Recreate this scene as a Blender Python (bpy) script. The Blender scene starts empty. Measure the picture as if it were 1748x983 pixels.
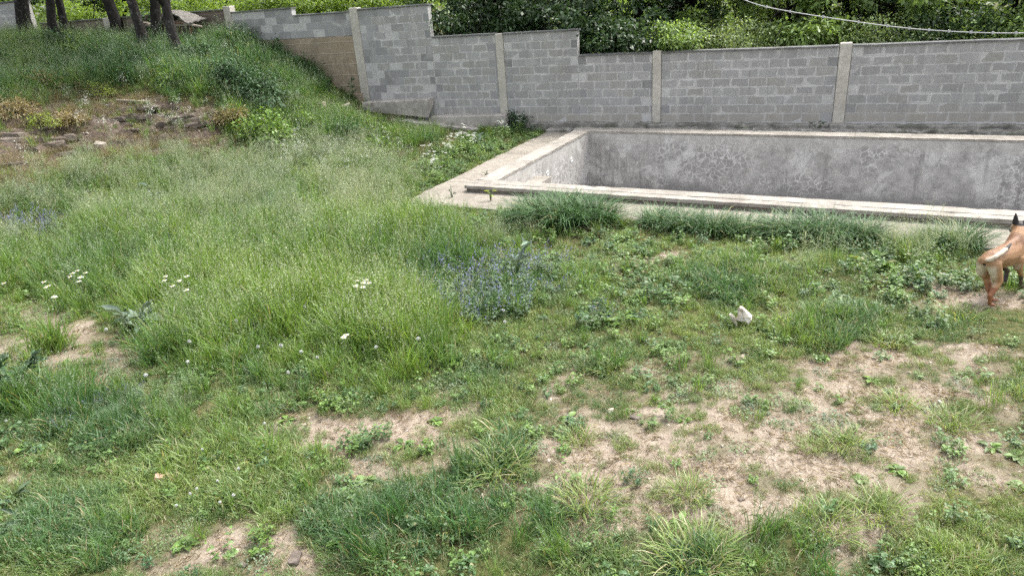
import bpy, bmesh, math, random
import numpy as np
from mathutils import Vector, Matrix, Euler

R = math.radians
rng = np.random.default_rng(7)
random.seed(7)
scene = bpy.context.scene
C = scene.collection

# ------------------------------------------------------------------ camera
F_PX, PW, PH = 1193.8, 1748.0, 983.0
CAM = np.array([0.0, 0.0, 3.336])
cR = np.array([0.92371332, 0.37708153, -0.06755162])
cU = np.array([-0.08889215, 0.38250578, 0.91966707])
cF = np.array([-0.37262835, 0.84350391, -0.38684527])
cam_data = bpy.data.cameras.new('camera')
cam_data.sensor_width = 36.0
cam_data.lens = 36.0 * F_PX / PW
cam_data.clip_end = 2000
cam = bpy.data.objects.new('camera', cam_data)
C.objects.link(cam)
cam.matrix_world = Matrix(((cR[0], cU[0], -cF[0], CAM[0]), (cR[1], cU[1], -cF[1], CAM[1]),
                           (cR[2], cU[2], -cF[2], CAM[2]), (0, 0, 0, 1)))
scene.camera = cam

# ------------------------------------------------------------------ light
SUN_EL, SUN_AZ = R(58), R(35)      # azimuth measured from +y towards +x
world = bpy.data.worlds.new('World')
scene.world = world
world.use_nodes = True
wn, wl = world.node_tree.nodes, world.node_tree.links
wn.clear()
sky = wn.new('ShaderNodeTexSky'); sky.sky_type = 'NISHITA'; sky.sun_disc = False
sky.sun_elevation = SUN_EL; sky.sun_rotation = SUN_AZ
sky.air_density = 1.0; sky.dust_density = 4.0; sky.ozone_density = 1.0
hs = wn.new('ShaderNodeHueSaturation'); hs.inputs['Saturation'].default_value = 0.3
bg = wn.new('ShaderNodeBackground'); bg.inputs['Strength'].default_value = 0.15
wo = wn.new('ShaderNodeOutputWorld')
wl.new(sky.outputs[0], hs.inputs['Color']); wl.new(hs.outputs[0], bg.inputs[0]); wl.new(bg.outputs[0], wo.inputs[0])
sun_data = bpy.data.lights.new('sun', 'SUN')
sun_data.energy = 1.45
sun_data.angle = R(12)
sun_data.color = (1.0, 0.96, 0.88)
sun = bpy.data.objects.new('sun', sun_data)
C.objects.link(sun)
sd = Vector((math.sin(SUN_AZ) * math.cos(SUN_EL), math.cos(SUN_AZ) * math.cos(SUN_EL), math.sin(SUN_EL)))
sun.rotation_euler = sd.to_track_quat('Z', 'Y').to_euler()
scene.view_settings.view_transform = 'Standard'
scene.view_settings.look = 'None'
scene.view_settings.gamma = 1.0
scene.view_settings.exposure = 1.74
scene.view_settings.use_curve_mapping = False
scene.cycles.max_bounces = 5
scene.cycles.diffuse_bounces = 3
scene.cycles.glossy_bounces = 2
scene.cycles.transmission_bounces = 3
scene.cycles.transparent_max_bounces = 6
scene.cycles.use_denoising = False
scene.cycles.denoiser = 'OPENIMAGEDENOISE'
scene.cycles.denoising_input_passes = 'RGB_ALBEDO_NORMAL'
scene.cycles.use_adaptive_sampling = True
scene.cycles.adaptive_threshold = 0.028

# ------------------------------------------------------------------ maths helpers
def pix(P):
    d = np.asarray(P, float) - CAM
    z = d @ cF
    z = np.where(z < 0.05, 0.05, z)
    return PW / 2 + F_PX * (d @ cR) / z, PH / 2 - F_PX * (d @ cU) / z

def ray(x, y):
    return (x - PW / 2) / F_PX * cR - (y - PH / 2) / F_PX * cU + cF

def on_y(x, y, Y):
    d = ray(x, y); return CAM + d * (Y / d[1])

def on_z(x, y, z):
    d = ray(x, y); return CAM + d * ((z - CAM[2]) / d[2])

_lat = np.random.default_rng(3).random((256, 256))
def vnoise(x, y, s=0):
    x = np.asarray(x, float) + s * 17.31; y = np.asarray(y, float) + s * 9.77
    xi = np.floor(x).astype(int); yi = np.floor(y).astype(int)
    fx = x - xi; fy = y - yi
    fx = fx * fx * (3 - 2 * fx); fy = fy * fy * (3 - 2 * fy)
    g = lambda i, j: _lat[i % 256, j % 256]
    return (g(xi, yi) * (1 - fx) + g(xi + 1, yi) * fx) * (1 - fy) + (g(xi, yi + 1) * (1 - fx) + g(xi + 1, yi + 1) * fx) * fy

def fbm(x, y, s=0, o=4):
    t = 0; a = .5
    x = np.asarray(x, float); y = np.asarray(y, float)
    for k in range(o):
        t = t + a * vnoise(x * 2 ** k, y * 2 ** k, s + k); a *= .5
    return t / (1 - .5 ** o)

# ------------------------------------------------------------------ terrain height
WALL_Y = 17.44
anch = []
for (x, y, z) in [(600, 260, .15), (400, 300, .2), (200, 320, .3), (0, 330, .65), (0, 400, .25), (380, 255, .5), (200, 270, .62),
                  (300, 172, 1.42), (200, 170, 1.5), (380, 182, 1.25), (100, 180, 1.55), (0, 260, 1.0), (0, 180, 1.75), (100, 255, .85),
                  (300, 240, .72), (305, 105, 2.22), (245, 85, 2.52), (560, 190, .85), (700, 232, .12), (0, 500, .06), (420, 130, 1.75),
                  (480, 170, 1.15), (500, 215, .6), (640, 215, .35), (150, 120, 2.1), (0, 120, 2.3)]:
    p = on_z(x, y, z); anch.append((p[0], p[1], z))
anch += [(-9.6, 17.4, .15), (-11.7, 17.4, .68), (-13, 17.4, 1.35), (-14.4, 17.4, 2.0), (-16, 17.4, 2.55), (-17.6, 17.4, 2.56), (-21, 17.4, 2.78), (-24.4, 17.4, 2.98),
         (-28, 17.4, 3.1), (-7.5, 17.4, .1), (-5, 17.4, .1), (0, 17.4, .05), (6, 17.4, 0)]
for a in np.linspace(-8, 8, 7):
    for b in (-4, 0, 3, 6, 9):
        if not (a < -6.5 and b > 6): anch.append((a, b, 0))
anch += [(-6.5, 11, .0), (-6.6, 14, .0), (-7.8, 12.5, .02), (-9, 9, .05), (3, 13, 0), (-2, 13, 0), (8, 15, 0), (-10, 4, .02), (-12, 0, .05), (-24, 5, 1.4), (-30, 10, 2.9), (-30, 0, 1.5)]
anch = np.array(anch)
def _tps(r):
    return np.where(r > 1e-9, r * r * np.log(r + 1e-12), 0)
_n = len(anch)
_K = _tps(np.hypot(anch[:, None, 0] - anch[None, :, 0], anch[:, None, 1] - anch[None, :, 1])) + np.eye(_n) * .35
_P = np.c_[np.ones(_n), anch[:, :2]]
_A = np.zeros((_n + 3, _n + 3)); _A[:_n, :_n] = _K; _A[:_n, _n:] = _P; _A[_n:, :_n] = _P.T
_w = np.linalg.solve(_A, np.r_[anch[:, 2], 0, 0, 0])

POOL_A = -0.0777
PU = np.array([math.cos(POOL_A), math.sin(POOL_A)]); PV = np.array([-PU[1], PU[0]])
P0 = np.array([-5.74, 11.34])                      # outer near left corner of the coping
PL, PWD, PC = 12.5, 5.58, 0.38                     # length, width (outer), coping width
def pool_uv(x, y):
    dx = np.asarray(x) - P0[0]; dy = np.asarray(y) - P0[1]
    return dx * PU[0] + dy * PU[1], dx * PV[0] + dy * PV[1]
def puv(u, v, z=0.0):
    p = P0 + PU * u + PV * v
    return (p[0], p[1], z)

def height(x, y):
    x = np.atleast_1d(np.asarray(x, float)); y = np.atleast_1d(np.asarray(y, float))
    xc = np.clip(x, -30, 9); yc = np.clip(y, -4, 17.4)
    out = np.zeros(x.shape)
    for i in range(0, len(x), 20000):
        s = slice(i, i + 20000)
        r = np.hypot(xc[s, None] - anch[None, :, 0], yc[s, None] - anch[None, :, 1])
        out[s] = _tps(r) @ _w[:_n] + _w[_n] + _w[_n + 1] * xc[s] + _w[_n + 2] * yc[s]
    out = np.clip(out, -.05, 4)
    rough = np.clip((out - .15) / .6, 0, 1)
    out = out + (fbm(x * .9, y * .9, 1) - .5) * (.10 + .25 * rough) + (fbm(x * 4, y * 4, 5, 3) - .5) * (.04 + .08 * rough)
    # stratified ledges on the eroded bank
    px, py = pix(np.c_[x, y, out])
    m = np.clip(1.25 - ((px - 190) / 230) ** 2 - ((py - 222 + (px - 190) * .0) / 62) ** 2, 0, 1)
    st = .2
    tq = out / st + fbm(x * .7, y * .7, 9) * 1.5
    fr = tq - np.floor(tq)
    led = (np.clip((fr - .55) / .3, 0, 1) - fr) * st
    out = out + m * led * 1.25
    # flat around the pool
    u, v = pool_uv(x, y)
    near = np.clip(1 - np.maximum(np.maximum(-1.3 - u, u - PL), np.maximum(-1.2 - v, v - PWD - .7)) / .8, 0, 1)
    out = out * (1 - near) + (-.012) * near
    return out

# precise ray/terrain hit for placing things seen in the photograph
def hit(x, y):
    d = ray(x, y)
    t = np.linspace(3, 45, 900)
    P = CAM[None] + d[None] * t[:, None]
    h = height(P[:, 0], P[:, 1])
    below = np.where((P[:, 2] < h) | (P[:, 1] > WALL_Y - .15))[0]
    i = below[0] if len(below) else -1
    p = P[i].copy(); p[1] = min(p[1], WALL_Y - .2); p[2] = height(p[0], p[1])[0]
    return p

# ------------------------------------------------------------------ object helpers
def tag(o, label=None, cat=None, group=None, kind=None):
    if label: o['label'] = label
    if cat: o['category'] = cat
    if group: o['group'] = group
    if kind: o['kind'] = kind
    return o

def empty(name, loc=(0, 0, 0), rz=0.0, label=None, cat=None, group=None):
    o = bpy.data.objects.new(name, None); C.objects.link(o)
    o.empty_display_size = .1
    o.location = loc; o.rotation_euler = (0, 0, rz)
    return tag(o, label, cat, group)

def link(name, me, mat=None, parent=None, loc=(0, 0, 0), rot=(0, 0, 0), scl=(1, 1, 1)):
    o = bpy.data.objects.new(name, me); C.objects.link(o)
    if mat is not None and len(me.materials) == 0: me.materials.append(mat)
    o.parent = parent; o.location = loc; o.rotation_euler = rot; o.scale = scl
    return o

def mesh_np(name, V, Fs, mat=None, smooth=False, attrs=None, midx=None):
    """V (n,3), Fs list of int arrays (m,k)"""
    me = bpy.data.meshes.new(name)
    V = np.asarray(V, np.float32)
    Fs = [np.asarray(f, np.int32) for f in Fs if len(f)]
    loops = np.concatenate([f.ravel() for f in Fs])
    tot = np.concatenate([np.full(len(f), f.shape[1], np.int32) for f in Fs])
    start = np.r_[0, np.cumsum(tot)[:-1]].astype(np.int32)
    me.vertices.add(len(V)); me.vertices.foreach_set('co', V.ravel())
    me.loops.add(len(loops)); me.loops.foreach_set('vertex_index', loops)
    me.polygons.add(len(tot)); me.polygons.foreach_set('loop_start', start); me.polygons.foreach_set('loop_total', tot)
    if smooth: me.polygons.foreach_set('use_smooth', np.ones(len(tot), bool))
    if midx is not None: me.polygons.foreach_set('material_index', np.asarray(midx, np.int32))
    for k, a in (attrs or {}).items():
        a = np.asarray(a, np.float32)
        if a.ndim == 1:
            at = me.attributes.new(k, 'FLOAT', 'POINT'); at.data.foreach_set('value', a)
        else:
            at = me.attributes.new(k, 'FLOAT_COLOR', 'POINT'); at.data.foreach_set('color', np.c_[a, np.ones(len(a))].astype(np.float32).ravel())
    me.update(calc_edges=True)
    for m in ([mat] if mat is not None and not isinstance(mat, (list, tuple)) else (mat or [])):
        me.materials.append(m)
    return me

class MB:
    """collects polygons into one mesh"""
    def __init__(s): s.v = []; s.f = []; s.m = []
    def add(s, vs, fs, mi=0):
        b = len(s.v); s.v += [tuple(v) for v in vs]
        for f in fs: s.f.append(tuple(i + b for i in f)); s.m.append(mi)
    def box(s, x0, x1, y0, y1, z0, z1, mi=0, xf=None):
        vs = [(x, y, z) for z in (z0, z1) for y in (y0, y1) for x in (x0, x1)]
        if xf: vs = [xf(*v) for v in vs]
        s.add(vs, [(0, 2, 3, 1), (4, 5, 7, 6), (0, 1, 5, 4), (2, 6, 7, 3), (0, 4, 6, 2), (1, 3, 7, 5)], mi)
    def tube(s, pts, rad, n=8, mi=0, caps=True):
        pts = [Vector(p) for p in pts]; rings = []
        if not hasattr(rad, '__len__'): rad = [rad] * len(pts)
        prev = None
        for i, p in enumerate(pts):
            d = (pts[min(i + 1, len(pts) - 1)] - pts[max(i - 1, 0)]).normalized()
            if prev is None:
                a = d.orthogonal().normalized()
            else:
                a = (prev - d * prev.dot(d)).normalized()
            prev = a; b = d.cross(a)
            rings.append([p + (a * math.cos(t) + b * math.sin(t)) * rad[i] for t in [2 * math.pi * k / n for k in range(n)]])
        vs = [v for r in rings for v in r]; fs = []
        for i in range(len(pts) - 1):
            for k in range(n):
                k2 = (k + 1) % n
                fs.append((i * n + k, i * n + k2, (i + 1) * n + k2, (i + 1) * n + k))
        if caps: fs += [tuple(range(n))[::-1], tuple((len(pts) - 1) * n + k for k in range(n))]
        s.add(vs, fs, mi)
    def mesh(s, name, mats, smooth=False):
        me = bpy.data.meshes.new(name); me.from_pydata(s.v, [], s.f)
        for m in (mats if isinstance(mats, (list, tuple)) else [mats]): me.materials.append(m)
        me.polygons.foreach_set('material_index', s.m)
        if smooth: me.polygons.foreach_set('use_smooth', [True] * len(s.f))
        me.update(); return me

def bevel_mesh(me, w, seg=1):
    bm = bmesh.new(); bm.from_mesh(me)
    bmesh.ops.bevel(bm, geom=bm.edges[:], offset=w, segments=seg, affect='EDGES', profile=.5)
    bm.to_mesh(me); bm.free(); me.update(); return me

# ------------------------------------------------------------------ materials
class NT:
    def __init__(s, name):
        s.m = bpy.data.materials.new(name); s.m.use_nodes = True
        s.t = s.m.node_tree; s.t.nodes.clear()
    def n(s, typ, **kw):
        nd = s.t.nodes.new(typ)
        for k, v in kw.items():
            if k.startswith('i_'):
                key = k[2:]
                nd.inputs[int(key) if key.isdigit() else key].default_value = v
            else: setattr(nd, k, v)
        return nd
    def l(s, a, b): s.t.links.new(a, b)
    def noise(s, vec, scale, detail=4, rough=.55, dist=0.0):
        nd = s.n('ShaderNodeTexNoise'); nd.inputs['Scale'].default_value = scale; nd.inputs['Detail'].default_value = detail
        nd.inputs['Roughness'].default_value = rough; nd.inputs['Distortion'].default_value = dist
        if vec is not None: s.l(vec, nd.inputs['Vector'])
        return nd.outputs[0]
    def ramp(s, fac, stops):
        nd = s.n('ShaderNodeValToRGB'); cr = nd.color_ramp
        while len(cr.elements) < len(stops): cr.elements.new(.5)
        for e, (p, c) in zip(cr.elements, stops):
            e.position = p; e.color = (*c, 1) if hasattr(c, '__len__') else (c, c, c, 1)
        s.l(fac, nd.inputs[0]); return nd.outputs[0]
    def mix(s, fac, a, b, mode='MIX'):
        nd = s.n('ShaderNodeMix', data_type='RGBA', blend_type=mode)
        for sock, v in ((nd.inputs[0], fac), (nd.inputs[6], a), (nd.inputs[7], b)):
            if hasattr(v, 'is_linked') or isinstance(v, bpy.types.NodeSocket): s.l(v, sock)
            elif hasattr(v, '__len__'): sock.default_value = (*v, 1)
            else: sock.default_value = v
        return nd.outputs[2]
    def math(s, op, a, b=None, c=None, clamp=False):
        nd = s.n('ShaderNodeMath', operation=op, use_clamp=clamp)
        for i, v in enumerate((a, b, c)):
            if v is None: continue
            if isinstance(v, bpy.types.NodeSocket): s.l(v, nd.inputs[i])
            else: nd.inputs[i].default_value = v
        return nd.outputs[0]
    def bump(s, h, strength=.3, dist=.02):
        nd = s.n('ShaderNodeBump'); nd.inputs['Strength'].default_value = strength; nd.inputs['Distance'].default_value = dist
        s.l(h, nd.inputs['Height']); return nd.outputs[0]
    def out(s, col, rough=.85, normal=None, spec=.3):
        p = s.n('ShaderNodeBsdfPrincipled'); o = s.n('ShaderNodeOutputMaterial')
        if isinstance(col, bpy.types.NodeSocket): s.l(col, p.inputs['Base Color'])
        else: p.inputs['Base Color'].default_value = (*col, 1)
        if isinstance(rough, bpy.types.NodeSocket): s.l(rough, p.inputs['Roughness'])
        else: p.inputs['Roughness'].default_value = rough
        p.inputs['Specular IOR Level'].default_value = spec
        if normal is not None: s.l(normal, p.inputs['Normal'])
        s.l(p.outputs[0], o.inputs[0]); return s.m
    def geo(s): return s.n('ShaderNodeNewGeometry').outputs['Position']
    def obj(s): return s.n('ShaderNodeTexCoord').outputs['Object']
    def attr(s, name, typ='GEOMETRY'): return s.n('ShaderNodeAttribute', attribute_name=name, attribute_type=typ)

def leaf_mat(name, ca, cb, cdry=None, dry=.0, trans=.35, rough=.42, vbright=.85):
    """plant material: ca..cb by the clump's tint, each blade a little lighter or darker, a few dry"""
    s = NT(name)
    v = s.attr('v').outputs['Fac']
    t = s.attr('tint', 'INSTANCER').outputs['Fac']
    rnd = s.n('ShaderNodeObjectInfo').outputs['Random']
    tt = s.math('ADD', t, s.math('MULTIPLY', s.math('SUBTRACT', rnd, .5), .25), clamp=True)
    c = s.mix(tt, ca, cb)
    br = s.math('MULTIPLY_ADD', v, vbright, 1 - vbright * .5)
    cm = s.n('ShaderNodeVectorMath', operation='SCALE'); s.l(c, cm.inputs[0]); s.l(br, cm.inputs[3])
    c = cm.outputs[0]
    if cdry is not None:
        w = s.math('FRACT', s.math('MULTIPLY', v, 7.31))
        k = s.math('LESS_THAN', w, dry)
        c = s.mix(k, c, cdry)
    p = s.n('ShaderNodeBsdfPrincipled'); s.l(c, p.inputs['Base Color']); p.inputs['Roughness'].default_value = rough
    p.inputs['Specular IOR Level'].default_value = .45
    tr = s.n('ShaderNodeBsdfTranslucent')
    cy = s.mix(1.0, c, (1.25, 1.2, .6), 'MULTIPLY'); s.l(cy, tr.inputs[0])
    mx = s.n('ShaderNodeMixShader'); mx.inputs[0].default_value = trans
    s.l(p.outputs[0], mx.inputs[1]); s.l(tr.outputs[0], mx.inputs[2])
    o = s.n('ShaderNodeOutputMaterial'); s.l(mx.outputs[0], o.inputs[0])
    return s.m

def flower_mat(name, col, col2=None, trans=.3):
    s = NT(name); v = s.attr('v').outputs['Fac']
    c = s.mix(v, col, col2 or col)
    p = s.n('ShaderNodeBsdfPrincipled'); s.l(c, p.inputs['Base Color']); p.inputs['Roughness'].default_value = .7
    tr = s.n('ShaderNodeBsdfTranslucent'); s.l(c, tr.inputs[0])
    mx = s.n('ShaderNodeMixShader'); mx.inputs[0].default_value = trans
    s.l(p.outputs[0], mx.inputs[1]); s.l(tr.outputs[0], mx.inputs[2])
    o = s.n('ShaderNodeOutputMaterial'); s.l(mx.outputs[0], o.inputs[0])
    return s.m

def soil_mat():
    s = NT('soil'); P = s.geo()
    n1 = s.noise(P, .9, 5); n2 = s.noise(P, 9, 6, .65); n3 = s.noise(P, 60, 4, .7)
    c = s.ramp(n2, [(.28, (.14, .114, .09)), (.5, (.255, .212, .17)), (.72, (.345, .297, .245))])
    c = s.mix(s.ramp(n1, [(.38, 0.0), (.66, .5)]), c, (.235, .19, .15))
    c = s.mix(s.ramp(n3, [(.3, .5), (.52, 0.0)]), c, (.15, .11, .08))
    c = s.mix(s.ramp(n3, [(.62, 0.0), (.75, .55)]), c, (.42, .37, .31))
    cov = s.attr('cover').outputs['Fac']
    th = s.ramp(s.noise(P, 25, 5), [(.3, (.035, .045, .015)), (.6, (.085, .085, .035)), (.8, (.16, .14, .07))])
    k = s.math('ADD', cov, s.math('MULTIPLY', s.math('SUBTRACT', n2, .5), .7), clamp=True)
    c = s.mix(s.ramp(k, [(.2, 0.0), (.9, 1.0)]), c, th)
    # the eroded bank is browner, with pale stone
    bank = s.attr('bank').outputs['Fac']
    bc = s.ramp(n2, [(.3, (.035, .027, .021)), (.5, (.08, .062, .05)), (.75, (.155, .123, .10))])
    bc = s.mix(s.ramp(s.noise(P, 2.2, 4), [(.6, 0.0), (.74, .6)]), bc, (.19, .155, .125))
    c = s.mix(bank, c, bc)
    vor = s.n('ShaderNodeTexVoronoi', feature='F1'); vor.inputs['Scale'].default_value = 45; s.l(P, vor.inputs['Vector'])
    h = s.math('ADD', s.math('MULTIPLY', n2, .7), s.math('ADD', s.math('MULTIPLY', n3, .35), s.math('MULTIPLY', vor.outputs[0], .3)))
    return s.out(c, .95, s.bump(h, .7, .03), .1)

def concrete_mat(name, base=(.36, .34, .31), dark=(.18, .17, .155), light=(.5, .48, .45), scale=1.0, stain=.5, boards=0.0, bumpd=.01, moss=0.0):
    s = NT(name); P = s.geo()
    n1 = s.noise(P, 1.3 * scale, 6, .6, .4); n2 = s.noise(P, 7 * scale, 6, .65); n3 = s.noise(P, 70 * scale, 3, .6)
    c = s.ramp(n2, [(.3, tuple(b * .8 for b in base)), (.55, base), (.75, light)])
    c = s.mix(s.math('MULTIPLY', s.ramp(n1, [(.42, 0.0), (.68, 1.0)]), stain), c, dark)
    c = s.mix(s.ramp(n3, [(.3, .35), (.45, 0.0)]), c, tuple(d * .7 for d in dark))
    mp = s.n('ShaderNodeMapping'); mp.inputs['Scale'].default_value = (5, 5, .5); s.l(P, mp.inputs['Vector'])
    st = s.noise(mp.outputs[0], 1.2, 4)
    c = s.mix(s.math('MULTIPLY', s.ramp(st, [(.52, 0.0), (.7, 1.0)]), stain * .6), c, dark)
    h = s.math('ADD', n2, s.math('MULTIPLY', n3, .4))
    if boards:
        sx = s.n('ShaderNodeSeparateXYZ'); s.l(P, sx.inputs[0])
        z = s.math('ADD', sx.outputs[2], s.math('MULTIPLY', s.math('SUBTRACT', n1, .5), .05))
        w = s.math('FRACT', s.math('DIVIDE', z, boards))
        ln = s.ramp(w, [(0.0, 1.0), (.07, 0.0), (.93, 0.0), (1.0, 1.0)])
        c = s.mix(s.math('MULTIPLY', ln, .55), c, light)
        h = s.math('ADD', h, s.math('MULTIPLY', ln, .9))
    if moss:
        c = s.mix(s.math('MULTIPLY', s.ramp(s.noise(P, 3.1, 5), [(.5, 0.0), (.62, 1.0)]), moss), c, (.07, .075, .04))
    return s.out(c, .92, s.bump(h, .55, bumpd), .15)

def block_mat():
    s = NT('cement_block'); O = s.obj()
    rnd = s.n('ShaderNodeObjectInfo').outputs['Random']
    off = s.n('ShaderNodeCombineXYZ'); s.l(s.math('MULTIPLY', rnd, 57.0), off.inputs[0]); s.l(s.math('MULTIPLY', rnd, 31.0), off.inputs[1])
    va = s.n('ShaderNodeVectorMath', operation='ADD'); s.l(O, va.inputs[0]); s.l(off.outputs[0], va.inputs[1]); V = va.outputs[0]
    fine = s.noise(V, 90, 3, .7); mid = s.noise(V, 9, 5, .6)
    base = s.mix(rnd, (.275, .268, .26), (.345, .337, .327))
    base = s.mix(s.math('GREATER_THAN', s.math('FRACT', s.math('MULTIPLY', rnd, 13.7)), .84), base, (.30, .29, .27))
    c = s.mix(s.ramp(fine, [(.3, .35), (.55, 0.0)]), base, (.17, .17, .17))
    c = s.mix(s.ramp(mid, [(.5, 0.0), (.75, .35)]), c, (.40, .40, .40))
    # mortar squeezed over the edges of the block
    sx = s.n('ShaderNodeSeparateXYZ'); s.l(O, sx.inputs[0])
    ex = s.math('SUBTRACT', .195, s.math('ABSOLUTE', sx.outputs[0])); ez = s.math('SUBTRACT', .096, s.math('ABSOLUTE', sx.outputs[2]))
    e = s.math('MINIMUM', ex, ez)
    e = s.math('ADD', e, s.math('MULTIPLY', s.math('SUBTRACT', s.noise(V, 7, 4, .7), .5), .07))
    P = s.geo(); zone = s.ramp(s.noise(P, 1.6, 4, .6), [(.50, 0.0), (.66, .028)])
    e = s.math('SUBTRACT', e, zone)
    k = s.ramp(e, [(0.0, 1.0), (.012, 0.0)])
    c = s.mix(s.math('MULTIPLY', k, .9), c, (.48, .47, .45))
    # grime that follows the whole wall
    P = s.geo(); g = s.noise(P, .7, 5, .6, .6)
    c = s.mix(s.ramp(g, [(.54, 0.0), (.74, .4)]), c, (.19, .18, .165))
    c = s.mix(s.ramp(s.noise(P, .45, 3), [(.55, 0.0), (.75, .35)]), c, (.40, .38, .33))
    sp = s.n('ShaderNodeSeparateXYZ'); s.l(P, sp.inputs[0])
    mpv = s.n('ShaderNodeMapping'); mpv.inputs['Scale'].default_value = (4, 4, .35); s.l(P, mpv.inputs['Vector'])
    run = s.noise(mpv.outputs[0], 1.5, 5, .65)
    c = s.mix(s.ramp(run, [(.55, 0.0), (.7, .45)]), c, (.46, .45, .43))
    c = s.mix(s.ramp(run, [(.28, .4), (.42, 0.0)]), c, (.17, .16, .15))
    zb = s.math('ADD', sp.outputs[2], s.math('MULTIPLY', s.math('SUBTRACT', g, .5), .5))
    c = s.mix(s.ramp(zb, [(.25, .6), (.6, 0.0)]), c, (.33, .30, .255))
    return s.out(c, .95, s.bump(s.math('ADD', fine, mid), .5, .006), .1)

def pool_mat():
    s = NT('pool_render'); P = s.geo()
    n1 = s.noise(P, .8, 6, .62, .5); n2 = s.noise(P, 5, 6, .65, .4); n3 = s.noise(P, 40, 3)
    c = s.ramp(n2, [(.3, (.22, .21, .198)), (.5, (.335, .322, .305)), (.72, (.44, .424, .40))])
    # pale dried patches
    pm = s.ramp(s.noise(P, 1.1, 7, .68, .9), [(.51, 0.0), (.55, .7), (.75, .9)])
    c = s.mix(pm, c, s.ramp(n2, [(.35, (.44, .43, .41)), (.7, (.57, .555, .53))]))
    # web of white efflorescence
    wv = s.n('ShaderNodeVectorMath', operation='ADD'); s.l(P, wv.inputs[0])
    nz = s.n('ShaderNodeTexNoise'); nz.inputs['Scale'].default_value = 4; nz.inputs['Detail'].default_value = 4; s.l(P, nz.inputs['Vector'])
    sc = s.n('ShaderNodeVectorMath', operation='SCALE'); s.l(nz.outputs[1], sc.inputs[0]); sc.inputs[3].default_value = .35; s.l(sc.outputs[0], wv.inputs[1])
    vo = s.n('ShaderNodeTexVoronoi', feature='DISTANCE_TO_EDGE'); vo.inputs['Scale'].default_value = 7.5; s.l(wv.outputs[0], vo.inputs['Vector'])
    web = s.ramp(vo.outputs[0], [(0.0, 1.0), (.035, .75), (.085, 0.0)])
    zone = s.ramp(s.noise(P, .75, 5, .6), [(.47, 0.0), (.55, 1.0)])
    c = s.mix(s.math('MULTIPLY', zone, .42), c, (.22, .21, .20))
    c = s.mix(s.math('MULTIPLY', s.math('MULTIPLY', web, zone), .75), c, (.60, .58, .555))
    # vertical damp streaks and a darker foot of the wall
    mp = s.n('ShaderNodeMapping'); mp.inputs['Scale'].default_value = (1.0, 1.0, .07); s.l(P, mp.inputs['Vector'])
    st = s.noise(mp.outputs[0], 3.6, 6, .6)
    c = s.mix(s.ramp(st, [(.57, 0.0), (.64, .55)]), c, (.17, .16, .15))
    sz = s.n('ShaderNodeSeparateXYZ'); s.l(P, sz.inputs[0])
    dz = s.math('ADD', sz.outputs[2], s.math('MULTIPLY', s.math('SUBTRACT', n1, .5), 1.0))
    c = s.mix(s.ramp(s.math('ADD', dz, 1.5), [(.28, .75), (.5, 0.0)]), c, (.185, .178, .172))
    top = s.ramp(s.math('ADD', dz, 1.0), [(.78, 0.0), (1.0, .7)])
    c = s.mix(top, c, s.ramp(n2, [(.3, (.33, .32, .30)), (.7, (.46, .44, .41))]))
    return s.out(c, .85, s.bump(s.math('ADD', n2, s.math('MULTIPLY', n3, .3)), .35, .012), .25)

def rock_mat():
    s = NT('bank_stone'); O = s.geo()
    rnd = s.n('ShaderNodeObjectInfo').outputs['Random']
    n = s.noise(O, 14, 6, .65); w = s.noise(O, 55, 3)
    c = s.ramp(n, [(.3, (.04, .032, .027)), (.55, (.10, .082, .068)), (.75, (.19, .162, .138))])
    c = s.mix(s.math('MULTIPLY', rnd, .4), c, (.19, .165, .14))
    return s.out(c, .92, s.bump(s.math('ADD', n, s.math('MULTIPLY', w, .4)), .7, .02), .15)

def bark_mat(name, a, b, lichen=.4):
    s = NT(name); O = s.geo()
    mp = s.n('ShaderNodeMapping'); mp.inputs['Scale'].default_value = (1, 1, .22); s.l(O, mp.inputs['Vector'])
    n = s.noise(mp.outputs[0], 22, 5, .7, .6)
    c = s.ramp(n, [(.32, a), (.68, b)])
    c = s.mix(s.math('MULTIPLY', s.ramp(s.noise(O, 6, 5, .7), [(.56, 0.0), (.66, 1.0)]), lichen), c, (.30, .31, .29))
    return s.out(c, .95, s.bump(n, 1.0, .03), .1)

def wood_mat(name, a, b):
    s = NT(name); O = s.obj()
    mp = s.n('ShaderNodeMapping'); mp.inputs['Scale'].default_value = (1.5, 14, 14); s.l(O, mp.inputs['Vector'])
    n = s.noise(mp.outputs[0], 4, 5, .6, .5)
    return s.out(s.ramp(n, [(.3, a), (.7, b)]), .9, s.bump(n, .4, .006), .15)

M = {}
M['soil'] = soil_mat()
M['coping'] = concrete_mat('pale_coping_concrete', (.31, .288, .255), (.15, .135, .115), (.39, .368, .33), 1.5, .65, bumpd=.004)
M['apron'] = concrete_mat('apron_concrete', (.255, .23, .195), (.14, .125, .105), (.33, .30, .26), 1.2, .6, bumpd=.006)
M['riser'] = concrete_mat('shaded_riser_concrete', (.20, .175, .15), (.11, .095, .08), (.28, .25, .22), 1.4, .5, bumpd=.008)  # shade under the coping overhang put into the darker concrete colour
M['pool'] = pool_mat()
M['post'] = concrete_mat('post_concrete', (.47, .44, .385), (.27, .25, .215), (.57, .54, .48), 1.6, .4, bumpd=.01)
M['retain'] = concrete_mat('board_marked_concrete', (.29, .235, .17), (.16, .13, .095), (.40, .35, .28), 1.0, .55, boards=.3, bumpd=.02)
M['footing'] = concrete_mat('footing_concrete', (.40, .37, .33), (.17, .155, .14), (.54, .51, .47), 1.3, .6, bumpd=.02)
M['plinth'] = concrete_mat('weathered_plinth_concrete', (.29, .275, .25), (.09, .085, .075), (.46, .44, .41), 2.2, .8, bumpd=.03, moss=.35)
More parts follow.
